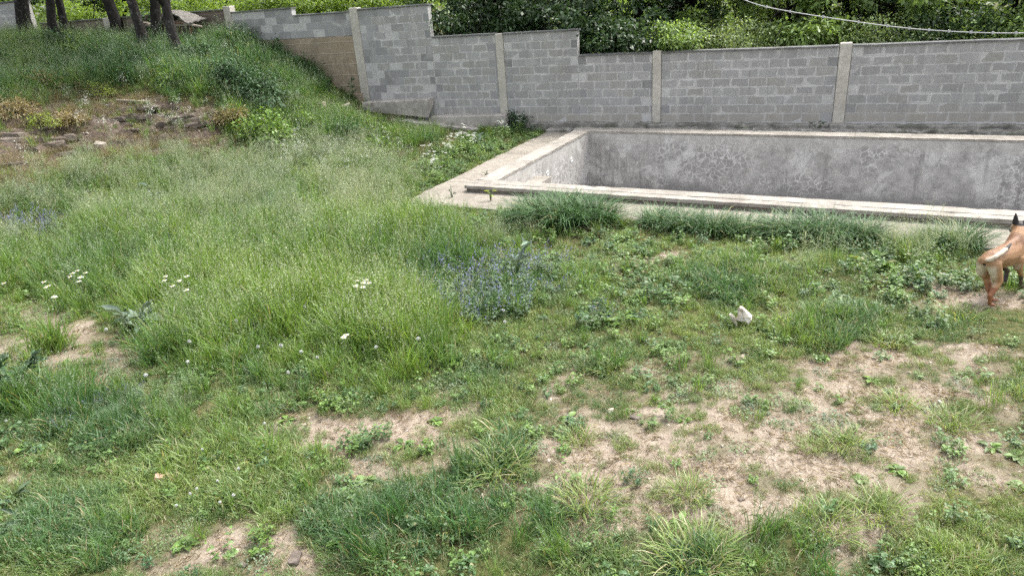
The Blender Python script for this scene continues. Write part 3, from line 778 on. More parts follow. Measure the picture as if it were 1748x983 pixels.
# ------------------------------------------------------------------ plant geometry
class PB:
    """plant builder: vectorised blades, leaves and florets with a per-piece value v and a material slot"""
    def __init__(s): s.V = []; s.Q = []; s.T = []; s.v = []; s.mq = []; s.mt = []; s.n = 0
    def _push(s, V, Q, T, v, mi):
        if len(Q): s.Q.append(np.asarray(Q) + s.n); s.mq.append(np.full(len(Q), mi))
        if len(T): s.T.append(np.asarray(T) + s.n); s.mt.append(np.full(len(T), mi))
        s.V.append(V); s.v.append(v); s.n += len(V)
    def blades(s, r, base, h, w, lean, droop, az, mi=0, v=None, twist=None):
        """arrays of size n; base (n,3)"""
        n = len(h); az = np.asarray(az)
        v = r.random(n) if v is None else v
        d = np.c_[np.cos(az), np.sin(az), np.zeros(n)]
        ta = az + math.pi / 2 + (r.normal(0, .6, n) if twist is None else twist)
        side = np.c_[np.cos(ta), np.sin(ta), np.zeros(n)]
        ts = [0, .38, .72, 1.0]; ws = [.75, 1.0, .7, 0.0]
        P = []
        for t, wk in zip(ts, ws):
            c = base + d * (h * (lean * t + droop * t * t))[:, None]
            c[:, 2] += h * (t - .45 * droop * t * t * t)
            if wk > 0: P += [c - side * (w * wk * .5)[:, None], c + side * (w * wk * .5)[:, None]]
            else: P += [c]
        V = np.stack(P, 1).reshape(-1, 3); b = np.arange(n)[:, None] * 7
        Q = np.concatenate([b + np.array([0, 1, 3, 2]), b + np.array([2, 3, 5, 4])]); T = b + np.array([4, 5, 6])
        s._push(V, Q, T, np.repeat(v, 7), mi)
    def leaves(s, r, pos, dirv, L, W, mi=0, v=None, fold=.25, droop=.3):
        """leaf blades: pointed ovals folded along the midrib; dirv (n,3) unit"""
        n = len(L); v = r.random(n) if v is None else v
        up = np.tile(np.array([0, 0, 1.0]), (n, 1)) + r.normal(0, .25, (n, 3))
        side = np.cross(dirv, up); side /= np.linalg.norm(side, axis=1)[:, None] + 1e-9
        nor = np.cross(side, dirv)
        def pt(t, sw, dn): return pos + dirv * (L * t)[:, None] + side * (W * sw)[:, None] + nor * (L * dn)[:, None] - np.array([0, 0, 1.0]) * (L * (droop * t * t))[:, None]
        Ls = [pt(0, 0, 0), pt(.35, -.5, fold * .3), pt(.35, 0, -.02), pt(.35, .5, fold * .3), pt(.72, -.36, fold * .22), pt(.72, 0, -.02), pt(.72, .36, fold * .22), pt(1.0, 0, 0)]
        V = np.stack(Ls, 1).reshape(-1, 3); b = np.arange(n)[:, None] * 8
        Q = np.concatenate([b + np.array([1, 2, 5, 4]), b + np.array([2, 3, 6, 5])])
        T = np.concatenate([b + np.array([0, 2, 1]), b + np.array([0, 3, 2]), b + np.array([4, 5, 7]), b + np.array([5, 6, 7])])
        s._push(V, Q, T, np.repeat(v, 8), mi)
    def cards(s, r, pos, size, mi=0, v=None, flat=0.0, asp=1.0):
        """tiny rhombic florets, seeds or leaflets, randomly turned"""
        n = len(pos); v = r.random(n) if v is None else v
        a = r.normal(0, 1, (n, 3)); a[:, 2] *= 1 - flat; a /= np.linalg.norm(a, axis=1)[:, None]
        b = r.normal(0, 1, (n, 3)); b[:, 2] *= 1 - flat; b -= a * (a * b).sum(1)[:, None]; b /= np.linalg.norm(b, axis=1)[:, None] + 1e-9
        sz = np.asarray(size) * np.ones(n)
        a = a * (sz * .5)[:, None]; b = b * (sz * .5 * asp)[:, None]
        V = np.stack([pos - a, pos - b, pos + a, pos + b], 1).reshape(-1, 3)
        s._push(V, np.arange(n)[:, None] * 4 + np.array([0, 1, 2, 3]), [], np.repeat(v, 4), mi)
    def mesh(s, name, mats):
        V = np.concatenate(s.V); Fs = []; mi = []
        if s.Q: Fs.append(np.concatenate(s.Q)); mi.append(np.concatenate(s.mq))
        if s.T: Fs.append(np.concatenate(s.T)); mi.append(np.concatenate(s.mt))
        return mesh_np(name, V, Fs, mats, False, {'v': np.concatenate(s.v)}, np.concatenate(mi))

def disc(r, n, rad):
    a = r.uniform(0, 2 * math.pi, n); q = rad * np.sqrt(r.random(n)); return np.c_[q * np.cos(a), q * np.sin(a), np.zeros(n)]

M['lawn'] = leaf_mat('lawn_grass', (.195, .27, .08), (.075, .15, .06), (.36, .32, .19), .12, .38)
M['tall'] = leaf_mat('meadow_grass', (.165, .265, .055), (.065, .145, .05), (.30, .27, .13), .06, .42)
M['pan'] = leaf_mat('seed_heads', (.33, .36, .24), (.22, .28, .21), None, 0, .3, .7)
M['panblade'] = leaf_mat('fine_grass', (.15, .225, .085), (.085, .15, .075), (.28, .25, .15), .10, .38)
M['coarse'] = leaf_mat('coarse_grass', (.045, .105, .028), (.026, .068, .022), (.3, .28, .13), .02, .2, .55)
M['dry'] = leaf_mat('dry_grass', (.25, .205, .115), (.12, .10, .055), None, 0, .3, .7)
M['weed'] = leaf_mat('weed_leaf', (.135, .225, .05), (.065, .13, .055), (.2, .2, .08), .03, .35, .45)
M['creep'] = leaf_mat('creeping_weed', (.145, .215, .075), (.13, .175, .115), None, 0, .25, .6)
M['white'] = flower_mat('white_petal', (.66, .66, .62), (.50, .52, .44))
M['blue'] = flower_mat('violet_blue_petal', (.12, .125, .28), (.24, .245, .41), .2)
M['sage'] = leaf_mat('sage_leaf', (.10, .155, .085), (.07, .11, .07), None, 0, .2, .6)
M['grey'] = leaf_mat('grey_green_leaf', (.15, .21, .155), (.10, .15, .11), None, 0, .2, .6)
M['darkleaf'] = leaf_mat('dark_leaf', (.042, .088, .036), (.024, .055, .028), None, 0, .2, .65)
M['yellowleaf'] = leaf_mat('yellow_green_leaf', (.22, .28, .06), (.16, .22, .05), None, 0, .35, .5)
M['stem'] = leaf_mat('green_stem', (.14, .20, .07), (.10, .14, .06), None, 0, .1, .6)
M['straw'] = leaf_mat('straw_litter', (.42, .355, .27), (.24, .19, .135), None, 0, .2, .8)

SRC = {}
def src(key, meshes):
    col = bpy.data.collections.new('source_' + key)
    for i, me in enumerate(meshes):
        o = bpy.data.objects.new('%s_%02d' % (key, i), me); col.objects.link(o)
    SRC[key] = col

def mk_lawn(seed):
    r = np.random.default_rng(seed); b = PB(); n = 60
    base = disc(r, n, .075); h = r.uniform(.025, .085, n)
    b.blades(r, base, h, r.uniform(.0028, .005, n), r.uniform(.05, .5, n), r.uniform(.1, .9, n), r.uniform(0, 6.28, n))
    return b.mesh('lawn', [M['lawn']])
def mk_tall(seed):
    r = np.random.default_rng(seed); b = PB(); n = 46
    base = disc(r, n, .09); h = r.uniform(.12, .36, n)
    b.blades(r, base, h, r.uniform(.004, .0075, n), r.uniform(.0, .22, n), r.uniform(.05, .7, n), r.uniform(0, 6.28, n))
    n = 5; base = disc(r, n, .07); h = r.uniform(.28, .46, n); az = r.uniform(0, 6.28, n); ln = r.uniform(0, .15, n)
    b.blades(r, base, h, np.full(n, .0028), ln, np.full(n, .1), az)
    for k in range(n):
        t = np.linspace(.72, 1.02, 9); hh = h[k]
        P = np.c_[base[k, 0] + math.cos(az[k]) * hh * (ln[k] * t + .1 * t * t), base[k, 1] + math.sin(az[k]) * hh * (ln[k] * t + .1 * t * t), hh * (t - .045 * t ** 3)]
        b.cards(r, P + r.normal(0, .004, P.shape), r.uniform(.008, .014, 9), 1, asp=.45)
    return b.mesh('tall', [M['tall'], M['pan']])
def mk_pan(seed):
    r = np.random.default_rng(seed); b = PB(); n = 26
    b.blades(r, disc(r, n, .10), r.uniform(.12, .34, n), r.uniform(.003, .005, n), r.uniform(0, .3, n), r.uniform(.1, .7, n), r.uniform(0, 6.28, n), 0)
    n = 9; base = disc(r, n, .1); h = r.uniform(.34, .58, n); az = r.uniform(0, 6.28, n); ln = r.uniform(0, .2, n)
    b.blades(r, base, h, np.full(n, .0022), ln, np.full(n, .12), az, 0)
    for k in range(n):
        m_ = 26; t = r.uniform(.62, 1.04, m_); hh = h[k]; sp = (1.06 - t) * .16
        a2 = r.uniform(0, 6.28, m_); q = sp * r.random(m_)
        P = np.c_[base[k, 0] + math.cos(az[k]) * hh * (ln[k] * t + .12 * t * t) + q * np.cos(a2), base[k, 1] + math.sin(az[k]) * hh * (ln[k] * t + .12 * t * t) + q * np.sin(a2), hh * (t - .05 * t ** 3)]
        b.cards(r, P, r.uniform(.009, .017, m_), 1, asp=.45)
    return b.mesh('pan', [M['panblade'], M['pan']])
def mk_coarse(seed):
    r = np.random.default_rng(seed); b = PB(); n = 44
    b.blades(r, disc(r, n, .08), r.uniform(.16, .36, n), r.uniform(.008, .014, n), r.uniform(.05, .4, n), r.uniform(.3, 1.2, n), r.uniform(0, 6.28, n))
    return b.mesh('coarse', [M['coarse']])
def mk_dry(seed):
    r = np.random.default_rng(seed); b = PB(); n = 40
    b.blades(r, disc(r, n, .1), r.uniform(.06, .28, n), r.uniform(.002, .0045, n), r.uniform(.05, .9, n), r.uniform(.1, .9, n), r.uniform(0, 6.28, n))
    n = 8; P = disc(r, n * 6, .12); P[:, 2] = r.uniform(.1, .3, n * 6); b.cards(r, P, r.uniform(.006, .014, n * 6), 0, asp=.5)
    return b.mesh('dry', [M['dry']])
def mk_weed(seed):
    r = np.random.default_rng(seed); b = PB(); n = 7
    base = disc(r, n, .09); h = r.uniform(.06, .2, n); az = r.uniform(0, 6.28, n); ln = r.uniform(.1, .5, n)
    b.blades(r, base, h, np.full(n, .004), ln, np.full(n, .2), az, 1)
    for k in range(n):
        m_ = 9; t = np.linspace(.15, 1, m_)
        P = np.c_[base[k, 0] + math.cos(az[k]) * h[k] * (ln[k] * t + .2 * t * t), base[k, 1] + math.sin(az[k]) * h[k] * (ln[k] * t + .2 * t * t), h[k] * (t - .09 * t ** 3)]
        a2 = np.arange(m_) * 2.4 + r.uniform(0, 6); el = r.uniform(.0, .6, m_)
        dv = np.c_[np.cos(a2) * np.cos(el), np.sin(a2) * np.cos(el), np.sin(el)]
        L = r.uniform(.025, .06, m_); b.leaves(r, P, dv, L, L * r.uniform(.45, .75, m_), 0)
    return b.mesh('weed', [M['weed'], M['stem']])
def mk_creep(seed):
    r = np.random.default_rng(seed); b = PB(); n = 90
    P = disc(r, n, .12); P[:, 2] = r.uniform(.005, .045, n) * (1 - (np.hypot(P[:, 0], P[:, 1]) / .14) ** 2)
    a2 = r.uniform(0, 6.28, n); el = r.uniform(-.1, .6, n); L = r.uniform(.012, .026, n)
    b.leaves(r, P, np.c_[np.cos(a2) * np.cos(el), np.sin(a2) * np.cos(el), np.sin(el)], L, L * .6, 0)
    return b.mesh('creep', [M['creep']])
def mk_straw(seed):
    r = np.random.default_rng(seed); b = PB(); n = 26
    base = disc(r, n, .14); base[:, 2] = r.uniform(.001, .008, n)
    a = r.uniform(0, 6.28, n); L = r.uniform(.015, .07, n)
    b.leaves(r, base, np.c_[np.cos(a), np.sin(a), r.uniform(0, .1, n)], L, r.uniform(.002, .005, n), 0, droop=.0)
    return b.mesh('straw', [M['straw']])
def mk_wflower(seed):
    r = np.random.default_rng(seed); b = PB(); n = 4
    base = disc(r, n, .1); h = r.uniform(.25, .5, n); az = r.uniform(0, 6.28, n)
    b.blades(r, base, h, np.full(n, .003), np.full(n, .08), np.full(n, .05), az, 1)
    for k in range(n):
        m_ = 12; P = base[k] + np.c_[r.normal(0, .035, m_), r.normal(0, .035, m_), h[k] * r.uniform(.82, 1.05, m_)]
        b.cards(r, P, r.uniform(.011, .024, m_), 0, flat=.5)
        m_ = 10; a2 = r.uniform(0, 6.28, m_); t = r.uniform(.1, .7, m_); L = r.uniform(.02, .05, m_)
        b.leaves(r, base[k] + np.c_[np.zeros(m_), np.zeros(m_), h[k] * t], np.c_[np.cos(a2) * .9, np.sin(a2) * .9, np.full(m_, .4)], L, L * .35, 2)
    return b.mesh('wflower', [M['white'], M['stem'], M['weed']])
def mk_pebble(seed):
    r = np.random.default_rng(seed); bm = bmesh.new(); bmesh.ops.create_icosphere(bm, subdivisions=1, radius=.5)
    for vv in bm.verts: vv.co = Vector((vv.co.x, vv.co.y * .8, vv.co.z * .5)) + Vector(r.normal(0, .07, 3))
    me = bpy.data.meshes.new('pebble'); bm.to_mesh(me); bm.free(); me.materials.append(M['pebble']); return me
s = NT('pebble'); rnd = s.n('ShaderNodeObjectInfo').outputs['Random']
M['pebble'] = s.out(s.ramp(rnd, [(0, (.22, .17, .13)), (.5, (.36, .30, .24)), (1, (.52, .48, .42))]), .9)
for key, f, n in (('lawn', mk_lawn, 5), ('tall', mk_tall, 5), ('pan', mk_pan, 5), ('coarse', mk_coarse, 4), ('dry', mk_dry, 4), ('weed', mk_weed, 5), ('creep', mk_creep, 4), ('straw', mk_straw, 3), ('wflower', mk_wflower, 4), ('pebble', mk_pebble, 4)):
    src(key, [f(200 + i * 7 + len(key)) for i in range(n)])

def scatter(name, key, P, scl, tint, label, cat, tilt=.12):
    n = len(P)
    me = bpy.data.meshes.new(name); me.vertices.add(n); me.vertices.foreach_set('co', np.asarray(P, np.float32).ravel())
    rot = np.c_[rng.normal(0, tilt, n), rng.normal(0, tilt, n), rng.uniform(0, 6.283, n)].astype(np.float32)
    P = np.asarray(P); scl = np.asarray(scl) * np.where(np.hypot((P[:, 0] - 1.88) / .55, (P[:, 1] - 7.72) / .62) < 1, .5 if key in ('lawn', 'creep') else (1 if key in ('straw', 'pebble') else .2), 1.0)      # trodden ground under the dog
    scl = np.c_[scl, scl, scl * rng.uniform(.8, 1.2, n)] if scl.ndim == 1 else scl
    for k, a, ty, f in (('rot', rot, 'FLOAT_VECTOR', 'vector'), ('scl', scl.astype(np.float32), 'FLOAT_VECTOR', 'vector'), ('tint', np.asarray(tint, np.float32), 'FLOAT', 'value'),
                        ('idx', rng.integers(0, len(SRC[key].objects), n).astype(np.int32), 'INT', 'value')):
        at = me.attributes.new(k, ty, 'POINT'); at.data.foreach_set(f, a.ravel())
    o = link(name, me); tag(o, label, cat, kind='stuff')
    ng = bpy.data.node_groups.new(name, 'GeometryNodeTree')
    ng.interface.new_socket('Geometry', in_out='INPUT', socket_type='NodeSocketGeometry'); ng.interface.new_socket('Geometry', in_out='OUTPUT', socket_type='NodeSocketGeometry')
    N = ng.nodes; gi = N.new('NodeGroupInput'); go = N.new('NodeGroupOutput'); ip = N.new('GeometryNodeInstanceOnPoints'); ci = N.new('GeometryNodeCollectionInfo')
    ci.inputs[0].default_value = SRC[key]; ci.inputs['Separate Children'].default_value = True; ci.inputs['Reset Children'].default_value = True
    ip.inputs['Pick Instance'].default_value = True
    L = ng.links; L.new(gi.outputs[0], ip.inputs['Points']); L.new(ci.outputs[0], ip.inputs['Instance'])
    for k, ty, sock in (('idx', 'INT', 'Instance Index'), ('rot', 'FLOAT_VECTOR', 'Rotation'), ('scl', 'FLOAT_VECTOR', 'Scale')):
        na = N.new('GeometryNodeInputNamedAttribute'); na.data_type = ty; na.inputs[0].default_value = k
        L.new(na.outputs[0], ip.inputs[sock])
    L.new(ip.outputs[0], go.inputs[0])
    md = o.modifiers.new('scatter', 'NODES'); md.node_group = ng
    return o

def candidates(density_near, density_far, seed):
    """random ground points over the yard, thinner with distance; a margin outside the frame is kept"""
    r = np.random.default_rng(seed); out = []
    for (x0, x1, y0, y1) in ((-32, 7.5, 0.5, 17.3),):
        n = int((x1 - x0) * (y1 - y0) * density_near)
        x = r.uniform(x0, x1, n); y = r.uniform(y0, y1, n)
        dist = np.hypot(x, y)
        keep = r.random(n) < np.clip(density_far / density_near + (1 - density_far / density_near) * np.clip((13 - dist) / 7, 0, 1), 0, 1)
        x, y = x[keep], y[keep]
        px, py = pix(np.c_[x, y, np.zeros(len(x))])
        k = (px > -330) & (px < 2080) & (py < 1150)
        x, y = x[k], y[k]
        u, v = pool_uv(x, y)
        k = ~((u > -.86) & (v > -.93))
        k &= ~((u > -1.0) & (v > 5.5))
        x, y = x[k], y[k]
        out.append(np.c_[x, y, height(x, y)])
    return np.concatenate(out)

def tint_at(P):
    qx, qy = zones(P[:, 0], P[:, 1], P[:, 2])
    t = .42 + .5 * ell(qx, qy, DARK) - .4 * ell(qx, qy, YEL) + .22 * ell(qx, qy, HILL)
    return np.clip(t + (fbm(P[:, 0] * 1.4, P[:, 1] * 1.4, 71) - .5) * .9 + (vnoise(P[:, 0] * 4.5, P[:, 1] * 4.5, 75) - .5) * .7, 0, 1)

def pick(P, w, seed):
    r = np.random.default_rng(seed); return P[r.random(len(P)) < w]
def Z(P): return zones(P[:, 0], P[:, 1], P[:, 2])

# short turf
P = candidates(330, 120, 1); qx, qy = Z(P); b = bare_at(P[:, 0], P[:, 1], P[:, 2])
nz = fbm(P[:, 0] * 2.6, P[:, 1] * 2.6, 51)
tf = np.clip((fbm(P[:, 0] * 4.5, P[:, 1] * 4.5, 57) - .50) * 5, 0, 1)          # tufts standing in the bare soil
w = np.clip(1 - b, .04, 1) ** 1.7 * np.clip((nz - .22) * 3.2, .25, 1) + b * tf * .5
w *= 1 - .92 * ell(qx, qy, BANK)
w *= 1 - .6 * ell(qx, qy, TALL)
k = np.random.default_rng(2).random(len(P)) < w
P, b2 = P[k], b[k]; qx, qy = qx[k], qy[k]
big = .75 + .9 * ell(qx, qy, DARK) + .35 * ell(qx, qy, YEL) - .45 * b2
sc = np.clip(big, .5, 1.8) * np.random.default_rng(4).uniform(.7, 1.35, len(P)) * (.45 + 1.1 * fbm(P[:, 0] * 2.6, P[:, 1] * 2.6, 53)) * (1 - .75 * ell(qx, qy, [(1700, 520, 75, 30)]))
scatter('short_grass', 'lawn', P, sc, tint_at(P), 'short green turf spread over the yard between bare soil patches', 'grass')

# tall meadow grass
CLEAR = [(240, 570, 56, 42), (14, 665, 60, 34), (830, 500, 110, 50, 0, .85), (1262, 560, 30, 14)]
P = candidates(150, 90, 5); qx, qy = Z(P); b = bare_at(P[:, 0], P[:, 1], P[:, 2])
t = np.maximum(ell(qx, qy, TALL), .95 * ell(qx, qy, HILL)); t = np.maximum(t, .30 * ell(qx, qy, DARK)); t = np.maximum(t, .35 * ell(qx, qy, PAN))
left = np.clip((900 - qx) / 300, 0, 1) * np.clip((760 - qy) / 200, 0, 1) * .22
t = np.maximum(t, left)
w = t * (1 - b) * (1 - .8 * ell(qx, qy, BANK))
w *= 1 - .9 * ell(qx, qy, CLEAR) * np.clip((fbm(P[:, 0] * 2.4, P[:, 1] * 2.4, 61) - .33) * 5, .12, 1)
w = np.maximum(w, .012 * (1 - b))
k = np.random.default_rng(6).random(len(P)) < w
P, qx, qy, t = P[k], qx[k], qy[k], t[k]
sc = np.random.default_rng(8).uniform(.55, 1.15, len(P)) * (.6 + .65 * t + .2 * ell(qx, qy, HILL)) * (.5 + 1.25 * fbm(P[:, 0] * 2.6, P[:, 1] * 2.6, 79))
scatter('tall_grass', 'tall', P, sc, tint_at(P), 'tall green meadow grass filling the left half of the yard', 'grass')

# seeding grass with a pale haze of panicles
P = candidates(85, 72, 9); qx, qy = Z(P)
w = ell(qx, qy, PAN) * 1.0 + .28 * ell(qx, qy, HILL) + .05 * ell(qx, qy, TALL)
w *= np.clip((fbm(P[:, 0] * 1.6, P[:, 1] * 1.6, 77) - .36) * 5, .12, 1)
k = np.random.default_rng(10).random(len(P)) < w * (1 - ell(qx, qy, BANK)); P = P[k]
scatter('seeding_grass', 'pan', P, np.random.default_rng(11).uniform(.6, 1.1, len(P)) * np.where(pix(P)[1] > 600, .6, 1), tint_at(P), 'pale feathery seeding grass across the middle of the meadow', 'grass')

# dry grass on the bank
P = candidates(60, 55, 12); qx, qy = Z(P)
w = ell(qx, qy, DRY) * .95 + .12 * ell(qx, qy, HILL) + .35 * ell(qx, qy, BANK) + .03
k = np.random.default_rng(13).random(len(P)) < w; P = P[k]
k = pix(P)[1] < 900; P = P[k]
scatter('dry_grass', 'dry', P, np.random.default_rng(14).uniform(.5, 1.2, len(P)) * np.where(pix(P)[1] > 500, .45, 1), np.random.default_rng(15).uniform(0, 1, len(P)), 'dry straw coloured grass on the eroded bank', 'grass')

# low broad-leaved weeds
P = candidates(90, 50, 16); qx, qy = Z(P); b = bare_at(P[:, 0], P[:, 1], P[:, 2])
w = ell(qx, qy, BROAD) * .65 + .16 * (1 - b) + .10 * ell(qx, qy, HILL) + .22 * ((fbm(P[:, 0] * 1.7, P[:, 1] * 1.7, 66) > .60) & (b < .5)) + .02
k = np.random.default_rng(17).random(len(P)) < w * (1 - ell(qx, qy, BANK)) * (1 - .85 * ell(qx, qy, [(1700, 520, 46, 20)])); P = P[k]
scatter('low_weeds', 'weed', P, np.random.default_rng(18).uniform(.45, 1.1, len(P)) * np.where(pix(P)[1] > 560, .7, 1), np.random.default_rng(19).uniform(0, 1, len(P)), 'low broad-leaved weeds mixed through the grass', 'weeds')

# grey-green creeping mats
P = candidates(70, 30, 20); qx, qy = Z(P)
w = ell(qx, qy, CREEP) * .8 + .03
k = np.random.default_rng(21).random(len(P)) < w * (1 - ell(qx, qy, BANK)); P = P[k]
scatter('creeping_weed', 'creep', P, np.random.default_rng(22).uniform(.5, 1.1, len(P)), np.random.default_rng(23).uniform(0, 1, len(P)), 'grey-green creeping weed forming low mats beside bare soil', 'weeds')

# straw, clippings and stones on the bare soil
P = candidates(150, 30, 24); b = bare_at(P[:, 0], P[:, 1], P[:, 2])
k = np.random.default_rng(25).random(len(P)) < (.12 + .7 * b) * (np.hypot(P[:, 0], P[:, 1]) < 13); P = P[k]; P[:, 2] += .004
P = P[np.random.default_rng(88).random(len(P)) < .8]
scatter('dry_straw', 'straw', P, np.random.default_rng(26).uniform(.6, 1.2, len(P)), np.random.default_rng(27).uniform(0, 1, len(P)), 'dry straw and clippings strewn over the bare soil', 'straw', .03)
P = candidates(160, 20, 28); b = bare_at(P[:, 0], P[:, 1], P[:, 2]); qx, qy = Z(P)
k = np.random.default_rng(29).random(len(P)) < np.maximum(.5 * b, .8 * ell(qx, qy, BANK)); P = P[k]
s_ = np.random.default_rng(30).gamma(1.2, .009, len(P)) + .004; s_ = np.where(pix(P)[1] < 330, s_ * 3, s_)
scatter('gravel', 'pebble', P, np.clip(s_, .004, .12), np.zeros(len(P)), 'small stones scattered in the bare soil', 'gravel', .4)

# white florets on the bank and its edge
WF = [(255, 135, 50, 26), (150, 125, 70, 16, 0, .6), (330, 120, 60, 24, 0, .8), (360, 215, 40, 18), (300, 215, 60, 20, 0, .6), (160, 215, 40, 26, 0, .7), (0, 105, 16, 8), (140, 180, 20, 12, 0, .6), (530, 275, 90, 22, 0, .9), (480, 250, 60, 16, 0, .6), (660, 260, 60, 14, 0, .5), (220, 200, 50, 14, 0, .5), (400, 80, 70, 30, 0, .25), (60, 290, 60, 20, 0, .3), (560, 310, 70, 20, 0, .5)]
P = candidates(26, 26, 31); qx, qy = Z(P)
k = np.random.default_rng(32).random(len(P)) < ell(qx, qy, WF) * .5; P = P[k]
scatter('small_white_flowers', 'wflower', P, np.random.default_rng(33).uniform(.55, 1.0, len(P)), np.random.default_rng(34).uniform(0, 1, len(P)), 'tiny white wildflowers dotted over the bank below the trunks', 'flowers')

# ------------------------------------------------------------------ single plants
def copy_thing(root, loc, rz, sc, label=None, group=None):
    r = root.copy(); C.objects.link(r); r.location = loc; r.rotation_euler = (0, 0, rz); r.scale = (sc, sc, sc)
    if label: r['label'] = label
    if group: r['group'] = group
    for ch in list(root.children):
        c = ch.copy(); C.objects.link(c); c.parent = r
        for g in list(ch.children):
            d = g.copy(); C.objects.link(d); d.parent = c
    return r

# coarse grass tussocks along the pool edge: a thing each
def tussock(seed, n, rad, hmin, hmax, w=(.008, .015), lean=(.05, .5), droop=(.4, 1.3), mat='coarse'):
    r = np.random.default_rng(seed); b = PB()
    base = disc(r, n, rad); d = np.hypot(base[:, 0], base[:, 1]) / rad
    az = np.where(r.random(n) < .6, np.arctan2(base[:, 1], base[:, 0]) + r.normal(0, .5, n), r.uniform(0, 6.28, n))
    b.blades(r, base, r.uniform(hmin, hmax, n) * (1 - .25 * d), r.uniform(*w, n), r.uniform(*lean, n) * (.4 + d), r.uniform(*droop, n), az)
    return b.mesh('tussock', [M[mat]])
tus = [tussock(300 + i, 460, .27, .34, .66) for i in range(3)]
def place(name, me, px, py, sc, label, cat, group=None, rz=None, dz=0.0):
    p = hit(px, py); o = link(name, me, None, None, (p[0], p[1], p[2] + dz), (0, 0, random.uniform(0, 6.28) if rz is None else rz), (sc, sc, sc))
    return tag(o, label, cat, group)
G = 'coarse grass tussocks along the pool edge'
for i, (x, y, sc, lab) in enumerate([
        (915, 378, 1.05, 'dark coarse grass tussock nearest the pool corner, first of the big clump'), (960, 384, 1.15, 'arching dark grass tussock in the middle of the big clump by the coping'), (1010, 385, 1.1, 'dense dark grass tussock closing the big clump beside the bare apron'),
        (985, 374, 1.0, 'dark grass tussock behind the big clump, against the coping'), (935, 370, .9, 'dark grass tussock behind the clump beside the riser'),
        (1120, 386, .75, 'upright coarse tussock just past the bare stretch of apron'), (1165, 393, .8, 'second coarse tussock past the bare stretch of apron'), (1215, 398, .8, 'third coarse tussock past the bare stretch of apron'),
        (1262, 401, .7, 'fourth coarse tussock past the bare stretch of apron'), (1318, 404, .75, 'fifth coarse tussock past the bare stretch of apron'), (1362, 407, .9, 'broad dark coarse tussock midway along the near coping'),
        (1408, 409, .95, 'broad arching coarse tussock right of the midway one along the coping'), (1470, 411, .8, 'last dark coarse tussock before the pale seeding weeds'),
        (1640, 424, .8, 'bright grass tussock among seeding weeds closest to the dog'), (1596, 421, .65, 'small bright grass tussock among seeding weeds along the coping')]):
    place('grass_tussock', tus[i % 3], x, y, sc, lab, 'grass tussock', G)
# rounder tufts standing in the lawn
tft = [tussock(320 + i, 240, .17, .08, .2, (.004, .008), (.1, .6), (.3, 1.0), 'lawn') for i in range(3)]
G = 'grass tufts in the thin lawn'
for i, (x, y, sc, lab) in enumerate([
        (1640, 545, 1.1, 'round bright green grass tuft in front of the dog'), (1175, 850, .9, 'bright grass tuft at the lower edge of the main bare patch'), (1440, 760, .9, 'bright green tuft alone in the wide bare patch'),
        (1180, 960, 1.3, 'large dark grass tuft at the bottom edge'), (850, 805, 1.3, 'dark grass mound between the two bare patches'), (1040, 632, .9, 'small dark tuft at the top of the bare patch'),
        (985, 755, .8, 'small yellow-green tuft on the left rim of the bare patch'), (1000, 860, 1.2, 'bushy yellow-green tuft below the bare patch'), (1500, 880, 1.0, 'grey-green tuft below the wide bare patch'),
        (1390, 770, .6, 'tiny tuft in the bare soil beside the creeping weed'), (1530, 700, .9, 'flat green tuft in the bare soil towards the dog'), (1620, 730, 1.0, 'wide green tuft at the right rim of the bare patch'),
        (1410, 900, 1.0, 'straggling tuft above the pale grass at the bottom'), (1510, 590, .9, 'dark tuft at the lower side of the lawn strip'), (460, 905, .7, 'small dark tuft alone in the lower left bare patch')]):
    place('grass_tuft', tft[i % 3], x, y, sc, lab, 'grass tuft', G)

